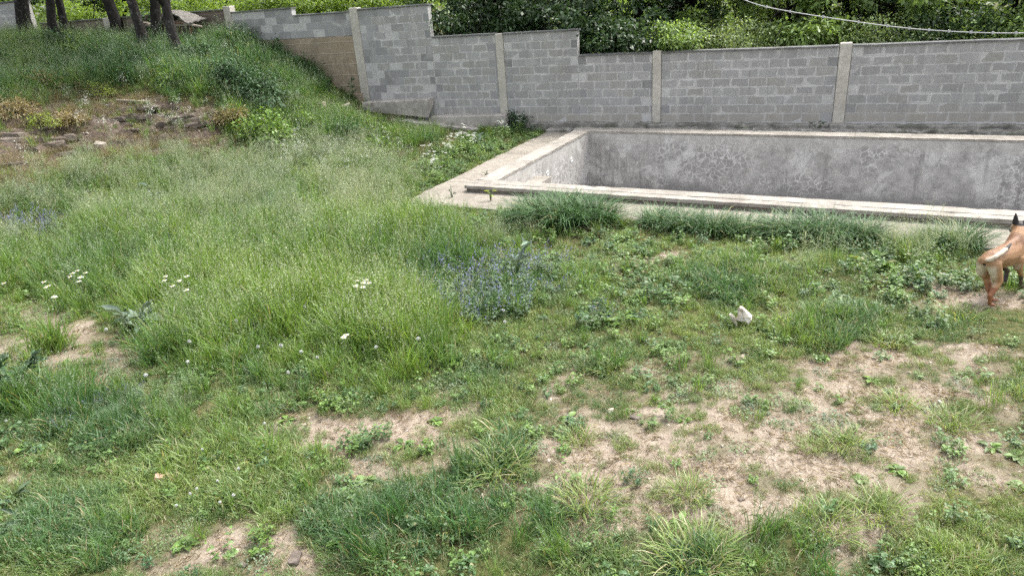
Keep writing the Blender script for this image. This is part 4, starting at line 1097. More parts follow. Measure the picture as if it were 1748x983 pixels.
# rosettes of plantain and dock
def rosette(seed, n, L, ratio, mat, el=(.05, .5)):
    r = np.random.default_rng(seed); b = PB()
    a = np.arange(n) * 2.4 + r.normal(0, .2, n); e = r.uniform(*el, n); Ls = L * r.uniform(.6, 1.1, n)
    d = np.c_[np.cos(a) * np.cos(e), np.sin(a) * np.cos(e), np.sin(e)]
    b.leaves(r, d * .012 + np.array([0, 0, .01]), d, Ls, Ls * ratio * r.uniform(.85, 1.15, n), 0, fold=.3, droop=.35)
    return b.mesh('rosette', [M[mat]])
ros = [rosette(400, 9, .10, .5, 'weed'), rosette(401, 12, .075, .55, 'weed'), rosette(402, 9, .10, .42, 'weed'), rosette(403, 10, .07, .6, 'creep')]
G = 'broad-leaved rosettes'
for i, (x, y, sc, lab) in enumerate([
        (970, 718, 1.0, 'pale rosette at the left rim of the main bare patch'), (1135, 695, .9, 'pale rosette near the top of the main bare patch'), (1168, 720, .8, 'small pale rosette right of the flat stone'),
        (1075, 705, .7, 'small flat rosette above the flat stone'), (1160, 897, 1.0, 'green rosette at the bottom of the main bare patch'), (1530, 805, 1.0, 'pale rosette in the thin grass of the wide bare patch'),
        (1690, 770, 1.0, 'rosette at the right rim of the wide bare patch'), (1735, 785, 1.2, 'broad green rosette at the edge of the picture beside bare soil'), (1488, 655, 1.0, 'rosette at the top of the wide bare patch'),
        (1405, 612, .9, 'rosette on the upper left rim of the wide bare patch'), (1545, 590, 1.0, 'leafy rosette between the lawn tuft and bare soil'), (1600, 930, 1.1, 'pale rosette low in the right hand grass'),
        (490, 720, 1.0, 'bright rosette on the left bare patch'), (745, 725, 1.0, 'small rosette on the right part of the left bare patch'), (690, 760, 1.0, 'rosette at the lower rim of the left bare patch'),
        (622, 825, 1.2, 'large two-toned rosette in grass below the left bare patch'), (590, 930, 1.3, 'broad rosette beside the lower left bare patch'), (320, 935, 1.2, 'thin leaved rosette on the lower left bare patch'),
        (45, 770, 1.2, 'big bright dock rosette in the left grass'), (1090, 550, 1.2, 'pale round-leaved rosette right of the blue flowers'), (1120, 545, 1.1, 'small round-leaved rosette farther right of the blue flowers'),
        (1180, 505, 1.3, 'dark leafy rosette in the lawn above the white scrap'), (110, 622, 1.0, 'small grey rosette in the left dirt path'), (1470, 820, .9, 'tiny rosette in thin grass of the wide bare patch'),
        (1240, 600, 1.0, 'pale rosette in the grass below the white scrap'), (870, 765, 1.0, 'pale rosette in sparse grass left of the main bare patch'), (930, 870, 1.4, 'lobed bright green weed in the thin lower grass'), (1735, 835, 1.0, 'rosette at the right edge low in the grass')]):
    place('weed_rosette', ros[i % 4], x, y, sc, lab, 'weed', G)

# dandelion clocks
s = NT('dandelion_fluff'); M['fluff'] = s.out((.50, .51, .48), .9)
def clock_thing():
    root = empty('dandelion_clock', (0, 0, 0), 0, 'white dandelion clock', 'flower')
    m = MB(); m.tube([(0, 0, 0), (.004, .002, .1), (.0, .006, .19), (.004, .004, .25)], [.0025, .0022, .002, .002], 5); link('stem', m.mesh('stem', M['stem'], True), None, root)
    r = np.random.default_rng(5); b = PB(); n = 90
    d = r.normal(0, 1, (n, 3)); d /= np.linalg.norm(d, axis=1)[:, None]
    b.cards(r, d * .0145 + np.array([.004, .004, .262]), np.full(n, .009), 0)
    b.cards(r, d * .008 + np.array([.004, .004, .262]), np.full(n, .011), 0)
    link('seed_head', b.mesh('seed_head', [M['fluff']]), None, root)
    return root
dc = clock_thing(); first = True
G1, G2, G3 = 'clocks in the tall meadow', 'clocks in the lower left grass', 'single clocks'
def put(root, isfirst, p, sc, lab, grp, rz):
    if isfirst:
        root.location = p; root.rotation_euler.z = rz; root.scale = (sc,) * 3; root['label'] = lab; root['group'] = grp; return root
    return copy_thing(root, p, rz, sc, lab, grp)
def ground_under(px, py, hgt):
    """ground point of a stalk of height hgt whose head is seen at the pixel"""
    p = hit(px, py)
    for _ in range(3):
        q = on_z(px, py, p[2] + hgt); p = np.array([q[0], q[1], height(q[0], q[1])[0]])
    return p
ORD = ['leftmost', 'second', 'third', 'fourth', 'fifth', 'sixth', 'seventh', 'eighth', 'ninth', 'tenth', 'eleventh', 'twelfth', 'thirteenth', 'fourteenth', 'fifteenth', 'sixteenth', 'seventeenth', 'eighteenth', 'nineteenth', 'twentieth']
def ordinal(items, txt):
    """labels left to right for look-alikes of one cluster"""
    xs = sorted(range(len(items)), key=lambda i: items[i][0]); out = {}
    for k, i in enumerate(xs): out[i] = (ORD[k] + ' ' if k == 0 else ORD[k] + ' from left, ') + txt
    return out
L1 = 'white dandelion clock standing in the tall meadow grass'
L2 = 'white dandelion clock in the lower left grass above the bare patch'
CL = [(365, 505, L1, G1), (434, 400, L1, G1), (402, 548, L1, G1), (376, 560, L1, G1), (548, 530, L1, G1), (567, 518, L1, G1), (519, 524, L1, G1), (479, 590, L1, G1), (542, 610, L1, G1), (515, 600, L1, G1), (440, 592, L1, G1), (322, 583, L1, G1),
                       (278, 545, 'white dandelion clock just right of the large grey-leaved plant', G3), (182, 562, 'white dandelion clock between the dirt path and the grey-leaved plant', G3), (321, 617, L1, G1), (491, 635, L1, G1), (632, 519, L1, G1), (600, 528, L1, G1), (642, 592, L1, G1),
                       (715, 578, 'white dandelion clock below the left end of the blue flowers', G3), (859, 530, 'upper white dandelion clock below the middle of the blue flowers', G3), (862, 549, 'lower white dandelion clock below the middle of the blue flowers', G3),
                       (382, 723, L2, G2), (345, 766, L2, G2), (372, 820, L2, G2), (399, 844, L2, G2), (336, 833, L2, G2), (324, 842, L2, G2), (376, 856, L2, G2), (302, 862, L2, G2), (408, 799, L2, G2), (452, 722, 'white dandelion clock at the left rim of the left bare patch', G3),
                       (10, 718, 'white dandelion clock at the left edge by the dock leaves', G3), (250, 640, L1, G1), (700, 505, 'white dandelion clock left of the blue flowers', G3)]
for base_ in (L1, L2):
    ids = [i for i, q in enumerate(CL) if q[2] == base_]; od = ordinal([CL[i] for i in ids], base_)
    for k_, i in enumerate(ids): CL[i] = (*CL[i][:2], od[k_], CL[i][3])
for (x, y, lab, g) in CL:
    sc = random.uniform(.9, 1.2) if y < 700 else random.uniform(.55, .75)
    p = ground_under(x, y, .26 * sc)
    put(dc, first, p, sc, lab, g, random.uniform(0, 6)); first = False

# white daisies
def daisy_thing():
    root = empty('daisy', (0, 0, 0), 0, 'white daisy', 'flower')
    m = MB(); m.tube([(0, 0, 0), (.01, .0, .2), (.015, .004, .36)], [.003, .0026, .0022], 5); link('stem', m.mesh('stem', M['stem'], True), None, root)
    r = np.random.default_rng(8); b = PB(); n = 16; a = np.arange(n) * 6.283 / n
    b.leaves(r, np.tile([.015, .004, .365], (n, 1)) + np.c_[np.cos(a), np.sin(a), np.zeros(n)] * .006, np.c_[np.cos(a), np.sin(a), np.full(n, .12)], r.uniform(.019, .026, n), np.full(n, .010), 0, fold=.1, droop=r.uniform(-.2, .4, n))
    link('petals', b.mesh('petals', [M['white']]), None, root)
    m = MB(); m.tube([(.015, .004, .362), (.015, .004, .372)], [.006, .004], 8); s2 = NT('yellow_disc'); link('disc', m.mesh('disc', s2.out((.55, .38, .04), .8)), None, root)
    return root
dz = daisy_thing(); first = True
DA = [(124, 466, 'a'), (122, 471, 'a'), (131, 462, 'a'), (134, 473, 'a'), (145, 466, 'a'), (132, 480, 'a'), (78, 480, 'b'), (80, 489, 'b'), (85, 486, 'b'), (9, 482, 'c'), (92, 505, 'd'), (316, 471, 'e'), (307, 477, 'e'), (297, 487, 'e'), (320, 495, 'e'), (284, 470, 'e'), (283, 478, 'e'),
                    (612, 478, 'f'), (620, 481, 'f'), (628, 477, 'f'), (608, 486, 'f'), (616, 490, 'f'), (632, 483, 'f'), (588, 573, 'g'), (594, 570, 'g')]
DT = {'a': 'white daisy in the cluster above the left dirt path', 'b': 'white daisy in the trio left of the larger daisy cluster', 'c': 'single white daisy at the left edge of the meadow', 'd': 'lowest single white daisy just above the dirt path',
          'e': 'white daisy in the loose cluster above the grey-leaved plant', 'f': 'white daisy in the tight cluster left of the blue flowers', 'g': 'white daisy of the pair low in the tall meadow grass'}
DL = {}
for key in 'abcdefg':
    ids = [i for i, q in enumerate(DA) if q[2] == key]; od = ordinal([DA[i] for i in ids], DT[key])
    for k_, i in enumerate(ids): DL[i] = od[k_] if len(ids) > 1 else DT[key]
for i_, (x, y, lab) in enumerate(DA):
    T_ = DL[i_]
    sc = random.uniform(1.1, 1.4); p = ground_under(x, y, .37 * sc)
    put(dz, first, p, sc, T_, 'white daisies in the meadow', random.uniform(0, 6)); first = False

# blue flowering clumps (sage / bugloss)
def bluestem(seed, n=24, rad=.2, h0=.16, h1=.40, dens=1.0):
    r = np.random.default_rng(seed); root_b = PB(); f = PB()
    base = disc(r, n, rad); h = r.uniform(h0, h1, n); az = np.arctan2(base[:, 1], base[:, 0]) + r.normal(0, .4, n); ln = r.uniform(.05, .35, n)
    root_b.blades(r, base, h, np.full(n, .005), ln, np.full(n, .1), az, 1)
    for k in range(n):
        def at(t): return np.c_[base[k, 0] + math.cos(az[k]) * h[k] * (ln[k] * t + .1 * t * t), base[k, 1] + math.sin(az[k]) * h[k] * (ln[k] * t + .1 * t * t), h[k] * (t - .045 * t ** 3)]
        m_ = 11; t = np.linspace(.1, .8, m_); a2 = np.arange(m_) * 2.4; e = r.uniform(.1, .7, m_); L = r.uniform(.04, .085, m_) * (1.2 - t)
        root_b.leaves(r, at(t), np.c_[np.cos(a2) * np.cos(e), np.sin(a2) * np.cos(e), np.sin(e)], L, L * .38, 0)
        m_ = int(11 * dens); t = r.uniform(.68, 1.03, m_); P = at(t) + r.normal(0, .011, (m_, 3))
        f.cards(r, P, r.uniform(.008, .017, m_), 0)
    return root_b.mesh('foliage', [M['sage'], M['stem']]), f.mesh('florets', [M['blue']])
bs = [bluestem(500), bluestem(501), bluestem(502, 18, .16, .2, .42)]
def blue(i, x, y, sc, lab, grp):
    p = hit(x, y); r_ = empty('blue_flower_clump', tuple(p), random.uniform(0, 6), lab, 'flower clump', grp); r_.scale = (sc,) * 3
    link('foliage', bs[i % 3][0], None, r_); link('florets', bs[i % 3][1], None, r_)
B1 = 'blue flowering clumps in the middle of the meadow'; B2 = 'blue flowering clumps at the left edge'
for i, (x, y, sc, w_) in enumerate([(790, 545, 1.0, 'front left'), (835, 548, 1.0, 'front centre'), (885, 535, 1.0, 'front right'), (770, 510, 1.1, 'left'), (820, 512, 1.15, 'centre'), (880, 505, 1.15, 'right'), (790, 475, 1.1, 'back left'), (845, 470, 1.15, 'back centre'), (905, 470, 1.15, 'back right'), (940, 465, 1.0, 'far back right'), (745, 520, .9, 'far left')]):
    blue(i, x, y, sc, 'violet-blue flowering clump at the %s of the dense patch in the meadow' % w_, B1)
for i, (x, y, sc, lab) in enumerate([(725, 480, .95, 'violet-blue flowering clump on the left rim of the middle patch'), (745, 460, .9, 'violet-blue clump rising at the upper left of the middle patch'), (775, 445, .8, 'small violet-blue clump above the left end of the middle patch'),
                                     (950, 500, .7, 'thin violet-blue clump on the right rim of the middle patch'), (1030, 545, .6, 'small dark blue clump right of the middle patch among round leaves')]):
    blue(i, x, y, sc, lab, 'blue clumps round the middle patch')
for i, (x, y, sc, w_) in enumerate([(20, 395, 1.1, 'leftmost'), (50, 400, 1.2, 'second'), (80, 405, 1.1, 'third'), (55, 420, 1.0, 'lowest'), (98, 395, .9, 'rightmost')]):
    blue(i, x, y, sc, '%s bluish flowering clump in the patch at the left edge of the meadow' % w_, B2)
for i, (x, y, lab) in enumerate([(165, 700, 'lone violet-blue flower in the left grass, leftmost of three'), (205, 680, 'lone violet-blue flower in the left grass, middle of three'), (232, 680, 'lone violet-blue flower in the left grass, rightmost of three'), (113, 742, 'lone violet-blue flower lowest in the left grass')]):
    blue(2, x, y, .4, lab, 'lone blue flowers in the left grass')

# white umbels beside the pool apron
def umbel(seed, n=6, h0=.35, h1=.65):
    r = np.random.default_rng(seed); g = PB(); heads = []
    base = disc(r, n, .1); h = r.uniform(h0, h1, n); az = r.uniform(0, 6.28, n); ln = r.uniform(.05, .35, n)
    g.blades(r, base, h, np.full(n, .006), ln, np.full(n, .05), az, 1)
    for k in range(n):
        t = 1.0; c = np.array([base[k, 0] + math.cos(az[k]) * h[k] * (ln[k] + .05), base[k, 1] + math.sin(az[k]) * h[k] * (ln[k] + .05), h[k] * .98])
        f = PB()
        for q in range(3):
            cc_ = c + np.array([r.normal(0, .04), r.normal(0, .04), r.normal(0, .012)]); m_ = 34
            f.cards(r, cc_ + disc(r, m_, .035) + np.c_[np.zeros(m_), np.zeros(m_), r.normal(0, .004, m_)], r.uniform(.008, .016, m_), 0, flat=.7)
        heads.append(f.mesh('umbel', [M['white']]))
    m_ = 130; P = disc(r, m_, .2); P[:, 2] = r.uniform(.03, .36, m_); a2 = r.uniform(0, 6.28, m_); e = r.uniform(-.1, .6, m_); L = r.uniform(.04, .09, m_)
    g.leaves(r, P, np.c_[np.cos(a2) * np.cos(e), np.sin(a2) * np.cos(e), np.sin(e)], L, L * .5, 0)
    return g.mesh('foliage', [M['weed'], M['stem']]), heads
um = [umbel(600), umbel(601), umbel(602, 5)]
U = 'white umbel plants along the pool apron'
for i, (x, y, sc, lab) in enumerate([(735, 295, 1, 'white umbel plant at the near end of the row by the apron'), (760, 290, .9, 'white umbel plant second from the near end of the apron row'), (780, 272, 1.1, 'white umbel plant with the fullest flower heads midway along the apron'), (800, 262, 1.05, 'tall white umbel plant midway along the apron beside the fullest one'),
                                     (815, 270, .9, 'leafy white umbel plant leaning over the apron edge'), (860, 240, .9, 'white umbel plant towards the wall beyond the tall one'), (885, 228, .8, 'farthest white umbel plant in the shade of the wall'), (745, 315, .8, 'low white umbel plant at the apron corner')]):
    p = hit(x, y); r_ = empty('white_umbel_plant', tuple(p), i * 1.3, lab, 'plant', U); r_.scale = (sc,) * 3
    link('foliage', um[i % 3][0], None, r_); 
    for hm in um[i % 3][1]: link('umbel', hm, None, r_)

# leafy plants with their own big leaves
def leafy(name, px, py, n, L, ratio, mat, lab, cat, spread, hgt, el=(.1, .9), seed=0, sc=1.0, parts=True):
    r = np.random.default_rng(seed + 900); p = hit(px, py); root = empty(name, tuple(p), r.uniform(0, 6), lab, cat); root.scale = (sc,) * 3
    m = MB(); k_ = max(3, n // 7); tops = []
    for i in range(k_):
        a = 6.28 * i / k_ + r.normal(0, .3); q = spread * r.uniform(.3, .9); h = hgt * r.uniform(.5, 1)
        m.tube([(0, 0, 0), (math.cos(a) * q * .4, math.sin(a) * q * .4, h * .6), (math.cos(a) * q, math.sin(a) * q, h)], [.008, .006, .004], 5); tops.append((a, q, h))
    link('stems', m.mesh('stems', M['stem'], True), None, root)
    lm = []
    for v_ in range(4):
        b = PB(); b.leaves(np.random.default_rng(seed + v_), np.zeros((1, 3)), np.array([[1.0, 0, 0]]), np.array([1.0]), np.array([ratio * (.85 + .1 * v_)]), 0, v=np.array([v_ / 3.0]), fold=.35, droop=.12 + .1 * v_); lm.append(b.mesh('leaf', [M[mat]]))
    for i in range(n):
        a, q, h = tops[i % k_]; t = r.uniform(.35, 1.0); Ls = L * r.uniform(.6, 1.15); a2 = a + r.normal(0, 1.0)
        link('leaf', lm[int(r.integers(4))], None, root, (math.cos(a) * q * t, math.sin(a) * q * t, h * t), (r.normal(0, .35), -r.uniform(*el), a2), (Ls, Ls, Ls))
    return root
leafy('comfrey_plant', 243, 572, 34, .24, .42, 'grey', 'large grey-green plant with broad pointed leaves beside the dirt path', 'plant', .28, .36, seed=1)
leafy('hellebore_plant', 14, 676, 110, .17, .32, 'darkleaf', 'dark bushy leafy plant at the left edge of the grass', 'plant', .42, .42, seed=2)
leafy('silver_thistle', 884, 478, 12, .26, .2, 'grey', 'silvery long-leaved plant rising from the blue flowers', 'plant', .12, .5, (.2, 1.2), seed=3)
leafy('silver_thistle', 815, 258, 12, .22, .22, 'grey', 'silvery upright plant among the white umbels by the apron', 'plant', .12, .55, (.2, 1.2), seed=4)
leafy('silver_thistle', 272, 366, 10, .24, .22, 'grey', 'silvery plant standing in the pale seeding grass', 'plant', .12, .55, (.2, 1.1), seed=5)
leafy('broadleaf_weed', 16, 905, 16, .12, .3, 'sage', 'grey-leaved weed at the left edge near the bottom', 'plant', .2, .14, seed=6)
leafy('broadleaf_weed', 10, 860, 12, .11, .4, 'sage', 'pale torn-leaved weed at the left edge above the grey one', 'plant', .2, .1, seed=16)
leafy('broadleaf_weed', 1065, 556, 16, .11, .6, 'weed', 'low round-leaved weed clump right of the blue flowers', 'plant', .22, .1, seed=7)
leafy('broadleaf_weed', 1500, 458, 26, .13, .5, 'weed', 'bright broad-leaved weed clump in the lawn left of the dog', 'plant', .3, .14, seed=8)
leafy('broadleaf_weed', 1300, 402, 20, .15, .45, 'weed', 'leafy dock weed in front of the pool edge grass', 'plant', .25, .2, seed=9)
leafy('broadleaf_weed', 690, 438, 30, .10, .55, 'yellowleaf', 'light green leafy weed above the left end of the blue flowers', 'plant', .22, .38, seed=10)
leafy('broadleaf_weed', 720, 545, 18, .11, .5, 'weed', 'bright green weed at the foot of the blue flowers', 'plant', .2, .16, seed=12)
leafy('apron_weed', 830, 302, 8, .06, .45, 'darkleaf', 'tiny dark weed growing on the apron by the coping', 'plant', .06, .12, seed=13)
leafy('apron_weed', 772, 340, 12, .07, .35, 'darkleaf', 'dark stemmed weed in front of the coping corner', 'plant', .07, .25, seed=14)
leafy('apron_weed', 838, 346, 14, .08, .4, 'yellowleaf', 'yellow-green weed shooting up before the coping', 'plant', .08, .3, seed=15)
leafy('wall_weed', 605, 178, 16, .16, .3, 'darkleaf', 'tall green thistle standing before the wall post on the bank', 'plant', .1, .7, seed=17)
leafy('wall_weed', 1395, 219, 16, .12, .35, 'darkleaf', 'small weed sprouting from the plinth beside the second post', 'plant', .16, .3, seed=18)
leafy('wall_weed', 1282, 219, 12, .10, .35, 'weed', 'low weed on the plinth between the two right posts', 'plant', .2, .12, seed=19)
leafy('wall_weed', 1215, 217, 8, .09, .4, 'weed', 'little weed on the plinth nearer the middle post', 'plant', .14, .1, seed=20)

# shrubs: a bush of many small leaves each
def bush(name, px, py, w, d, h, n, L, mat, lab, seed, ratio=.5, cat='shrub', back=0.0):
    r = np.random.default_rng(seed); p = hit(px, py); p = p + np.array([0, back, 0]); p[2] = height(p[0], p[1])[0]
    root = empty(name, tuple(p), 0, lab, cat)
    m = MB()
    for i in range(7):
        a = r.uniform(0, 6.28); q = r.uniform(.2, .8); m.tube([(0, 0, -.05), (math.cos(a) * q * w * .25, math.sin(a) * q * d * .25, h * .4), (math.cos(a) * q * w * .5, math.sin(a) * q * d * .5, h * .8)], [.014, .01, .005], 5)
    link('stems', m.mesh('stems', M['bark'], True), None, root)
    b = PB(); c = r.normal(0, 1, (26, 3)); c /= np.linalg.norm(c, axis=1)[:, None]; c[:, 2] = np.abs(c[:, 2]); c *= r.uniform(.5, .95, (26, 1))
    k = r.integers(0, 26, n); P = c[k] + r.normal(0, .17, (n, 3)); P = P * np.array([w / 2, d / 2, h]); P[:, 2] = np.abs(P[:, 2]) + .02
    dv = P / np.array([w / 2, d / 2, h]) + r.normal(0, .6, (n, 3)); dv /= np.linalg.norm(dv, axis=1)[:, None]
    Ls = L * r.uniform(.6, 1.2, n); b.leaves(r, P, dv, Ls, Ls * ratio, 0)
    link('foliage', b.mesh('foliage', [M[mat]]), None, root)
bush('dark_shrub', 425, 178, 2.8, 1.5, 1.0, 6500, .095, 'darkleaf', 'dark green rounded shrub on the bank above the eroded rock', 41)
bush('bramble', 455, 245, 1.6, 1.0, .75, 1400, .09, 'weed', 'light green bramble bush at the right end of the eroded rock', 42, .7)
bush('bramble', 520, 232, 1.2, .9, .55, 900, .08, 'weed', 'low bright bramble right of the larger bramble on the bank', 43, .6)
bush('ivy_bush', 262, 72, 1.1, .7, .9, 1100, .1, 'darkleaf', 'dark ivy bush between the leaning trunk and its neighbour', 44, .7)
bush('ivy_bush', 340, 110, 1.3, .8, .6, 900, .09, 'darkleaf', 'low dark ivy bush right of the rightmost trunk', 45, .7)
bush('ivy_bush', 95, 95, 2.2, 1.0, .7, 1300, .1, 'darkleaf', 'dark undergrowth bush at the foot of the twin trunks', 46, .6)
bush('yellow_shrub', 75, 222, .9, .6, .32, 700, .05, 'yellowleaf', 'small yellow-green bush in front of the bank rock', 47)
bush('yellow_shrub', 175, 165, 1.2, .6, .35, 700, .045, 'yellowleaf', 'thin yellowish bush at the upper edge of the eroded bank', 48)
for i_, (x_, y_, w_, h_, mt_, lab_) in enumerate([(20, 122, 1.6, .5, 'coarse', 'rough green thicket at the left edge of the bank'), (140, 108, 1.8, .55, 'weed', 'leafy thicket below the twin trunks'), (225, 118, 1.5, .5, 'coarse', 'dark weedy thicket below the leaning grey trunk'),
        (345, 135, 1.4, .45, 'weed', 'green thicket between the rightmost trunk and the dark shrub'), (70, 150, 1.6, .4, 'dry', 'brown dry thicket above the eroded bank at the left'), (400, 78, 1.6, .55, 'coarse', 'grassy thicket against the wall right of the debris heap'),
        (20, 200, 1.3, .35, 'dry', 'brown dry brush on the eroded bank at the left edge'), (395, 215, 1.1, .4, 'dry', 'brown dry brush at the right end of the eroded rock'), (470, 95, 1.2, .5, 'coarse', 'dark grassy thicket on the crest beside the stained wall'), (120, 215, 1.0, .3, 'dry', 'brown dry brush between the ledges of rock'), (640, 262, 1.2, .35, 'weed', 'leafy weedy mound between bank and white umbels')]):
    bush('thicket', x_, y_, w_, w_ * .6, h_, 800, .1, mt_, lab_, 140 + i_, .3)
bush('green_shrub', 590, 240, 1.5, 1.0, .55, 1300, .08, 'coarse', 'dark green weedy bush below the footing of the wall', 49, .3)
bush('green_shrub', 885, 216, 1.1, .5, .4, 800, .08, 'darkleaf', 'dark green bush against the wall where the apron begins', 50, .4)
bush('ragged_weed', 640, 235, 1.0, .6, .5, 500, .1, 'weed', 'ragged upright weeds below the tilted footing slab', 171, .25)
bush('ragged_weed', 300, 150, 1.4, .8, .6, 700, .12, 'weed', 'ragged tall weeds overhanging the eroded bank', 172, .2)
bush('ragged_weed', 210, 150, 1.3, .7, .55, 650, .12, 'coarse', 'dark ragged weeds on the lip of the bank above the rock', 173, .2)
bush('green_shrub', 520, 130, 1.2, 1.0, .6, 1100, .12, 'coarse', 'bright grassy bush on the bank against the stained wall', 51, .15)

# ------------------------------------------------------------------ trees
M['leafA'] = leaf_mat('tree_leaf_mid', (.17, .255, .075), (.06, .115, .04), None, 0, .4, .45, 1.3)
M['leafB'] = leaf_mat('tree_leaf_dark', (.042, .08, .03), (.03, .066, .03), None, 0, .3, .4, 1.3)
M['leafD'] = leaf_mat('tree_leaf_pale', (.20, .27, .11), (.10, .15, .07), None, 0, .4, .45, 1.3)
M['leafC'] = leaf_mat('tree_leaf_sunlit', (.17, .26, .05), (.115, .19, .045), None, 0, .5, .45, .8)  # sunlight on the left-hand trees put into a brighter leaf colour
def crown_mesh(seed, mat, n=9000, L=.12, rx=2.2, rz=2.4, ncl=60, low=False):
    r = np.random.default_rng(seed)
    c = r.normal(0, 1, (ncl, 3)); c /= np.linalg.norm(c, axis=1)[:, None]; c *= (r.random((ncl, 1)) ** .4) * r.uniform(.75, 1.1, (ncl, 1))
    k = r.integers(0, ncl, n); rad = r.uniform(.10, .26, ncl)[k]
    off = r.normal(0, 1, (n, 3)); off /= np.linalg.norm(off, axis=1)[:, None]; off *= (r.random((n, 1)) ** .5)
    P = c[k] + off * rad[:, None] * np.array([1, 1, .6])
    P = P * np.array([rx, rx, rz])
    dv = off + np.array([0, 0, -.25]) + r.normal(0, .5, (n, 3)); dv /= np.linalg.norm(dv, axis=1)[:, None]
    b = PB(); Ls = L * r.uniform(.6, 1.25, n)
    up = np.tile(np.array([0, 0, 1.0]), (n, 1)) + r.normal(0, .45, (n, 3)); sd_ = np.cross(dv, up); sd_ /= np.linalg.norm(sd_, axis=1)[:, None] + 1e-9
    a = dv * Ls[:, None]; w = sd_ * (Ls * .3)[:, None]
    V = np.stack([P, P + a * .45 - w, P + a, P + a * .45 + w], 1).reshape(-1, 3)
    b._push(V, np.arange(n)[:, None] * 4 + np.array([0, 1, 2, 3]), [], np.repeat(r.random(n) * .5 + .5 * r.random(ncl)[k], 4), 0)
    return b.mesh('crown', [M[mat]]), c * np.array([rx, rx, rz])
CR = {'A': [crown_mesh(700, 'leafD', 11000, .09, ncl=45), crown_mesh(701, 'leafA', 8000, .15, ncl=40)], 'B': [crown_mesh(702, 'leafB', 10000), crown_mesh(703, 'leafB', 10000)], 'C': [crown_mesh(704, 'leafC'), crown_mesh(705, 'leafC')]}
def tree(name, base, top, r0, kind, cz, cs, lab, seed, bark='bark', group=None, crown=True, low=0):
    """base point, top of the trunk (crown centre), base radius, crown kind, crown centre height, crown scale"""
    r = np.random.default_rng(seed); base = np.array(base, float); top = np.array(top, float)
    root = empty(name, tuple(base), 0, lab, 'tree', group)
    n = 9; pts = []
    for i in range(n):
        t = i / (n - 1); q = (top - base) * t + np.r_[r.normal(0, .035, 2), 0] * (0 < t < 1); pts.append(q)
    rad = [r0 * (1.35 if i == 0 else (1 - .62 * i / (n - 1))) for i in range(n)]
    m = MB(); m.tube([tuple(pts[0] - np.array([0, 0, .3]))] + [tuple(q) for q in pts], [rad[0] * 1.1] + rad, 10)
    me, cl = CR[kind][seed % 2]
    cc_ = top - base
    for i in range(16):
        e = cc_ + cl[int(r.integers(len(cl)))] * np.array([*((cs[0],) * 2), cs[1]]) * .85
        s0 = pts[int(r.integers(2, n - 1))]; mid = (s0 + e) / 2 + r.normal(0, .15, 3) + np.array([0, 0, .1])
        rr_ = r0 * .36; m.tube([tuple(s0), tuple(mid), tuple(e)], [rr_, rr_ * .65, rr_ * .2], 6)
    link('trunk', m.mesh('trunk', M[bark], True), None, root)
    if crown: link('crown', me, None, root, tuple(cc_), (0, 0, r.uniform(0, 6.28)), (cs[0], cs[0], cs[1]))
    return root
# trunks on the bank, crowns above the frame
def trunk_px(px, py, tx, ty, wpx, lab, seed, h=5.4, bark='bark', kind='A', cs=(1.15, .85)):
    p = hit(px, py); dist = np.linalg.norm(p - CAM)
    d = ray(tx, ty); t = (p[1] - CAM[1] + .0) / d[1]; q = CAM + d * t            # same depth higher up
    dirv = (q - p); dirv /= dirv[2]
    dirv[:2] *= .9
    top = p + dirv * (h - 2.0) + np.array([0, 0, 2.0])
    r0 = wpx * dist / F_PX / 2
    return tree('hill_tree', p, top, r0, kind, 0, cs, lab, seed, bark, 'trees on the bank')
trunk_px(50, 72, 40, 0, 19, 'thick dark trunk in front of the taller grey wall end', 1, bark='bark2')
trunk_px(106, 82, 80, 0, 13, 'slim dark trunk leaning left, front one of the twin pair', 2, bark='bark2')
trunk_px(118, 68, 106, 0, 11, 'slimmer trunk behind the leaning one of the twin pair', 3, bark='bark2')
trunk_px(197, 46, 189, 0, 17, 'dark upright trunk close to the wall post on the bank', 4, bark='bark2')
trunk_px(252, 88, 216, 0, 15, 'grey lichened trunk leaning strongly to the left', 5)
trunk_px(280, 88, 261, 0, 16, 'dark trunk between the leaning grey one and the spotted one', 6, bark='bark2')
trunk_px(307, 106, 284, 0, 15, 'grey spotted trunk standing farthest to the right on the bank', 7)

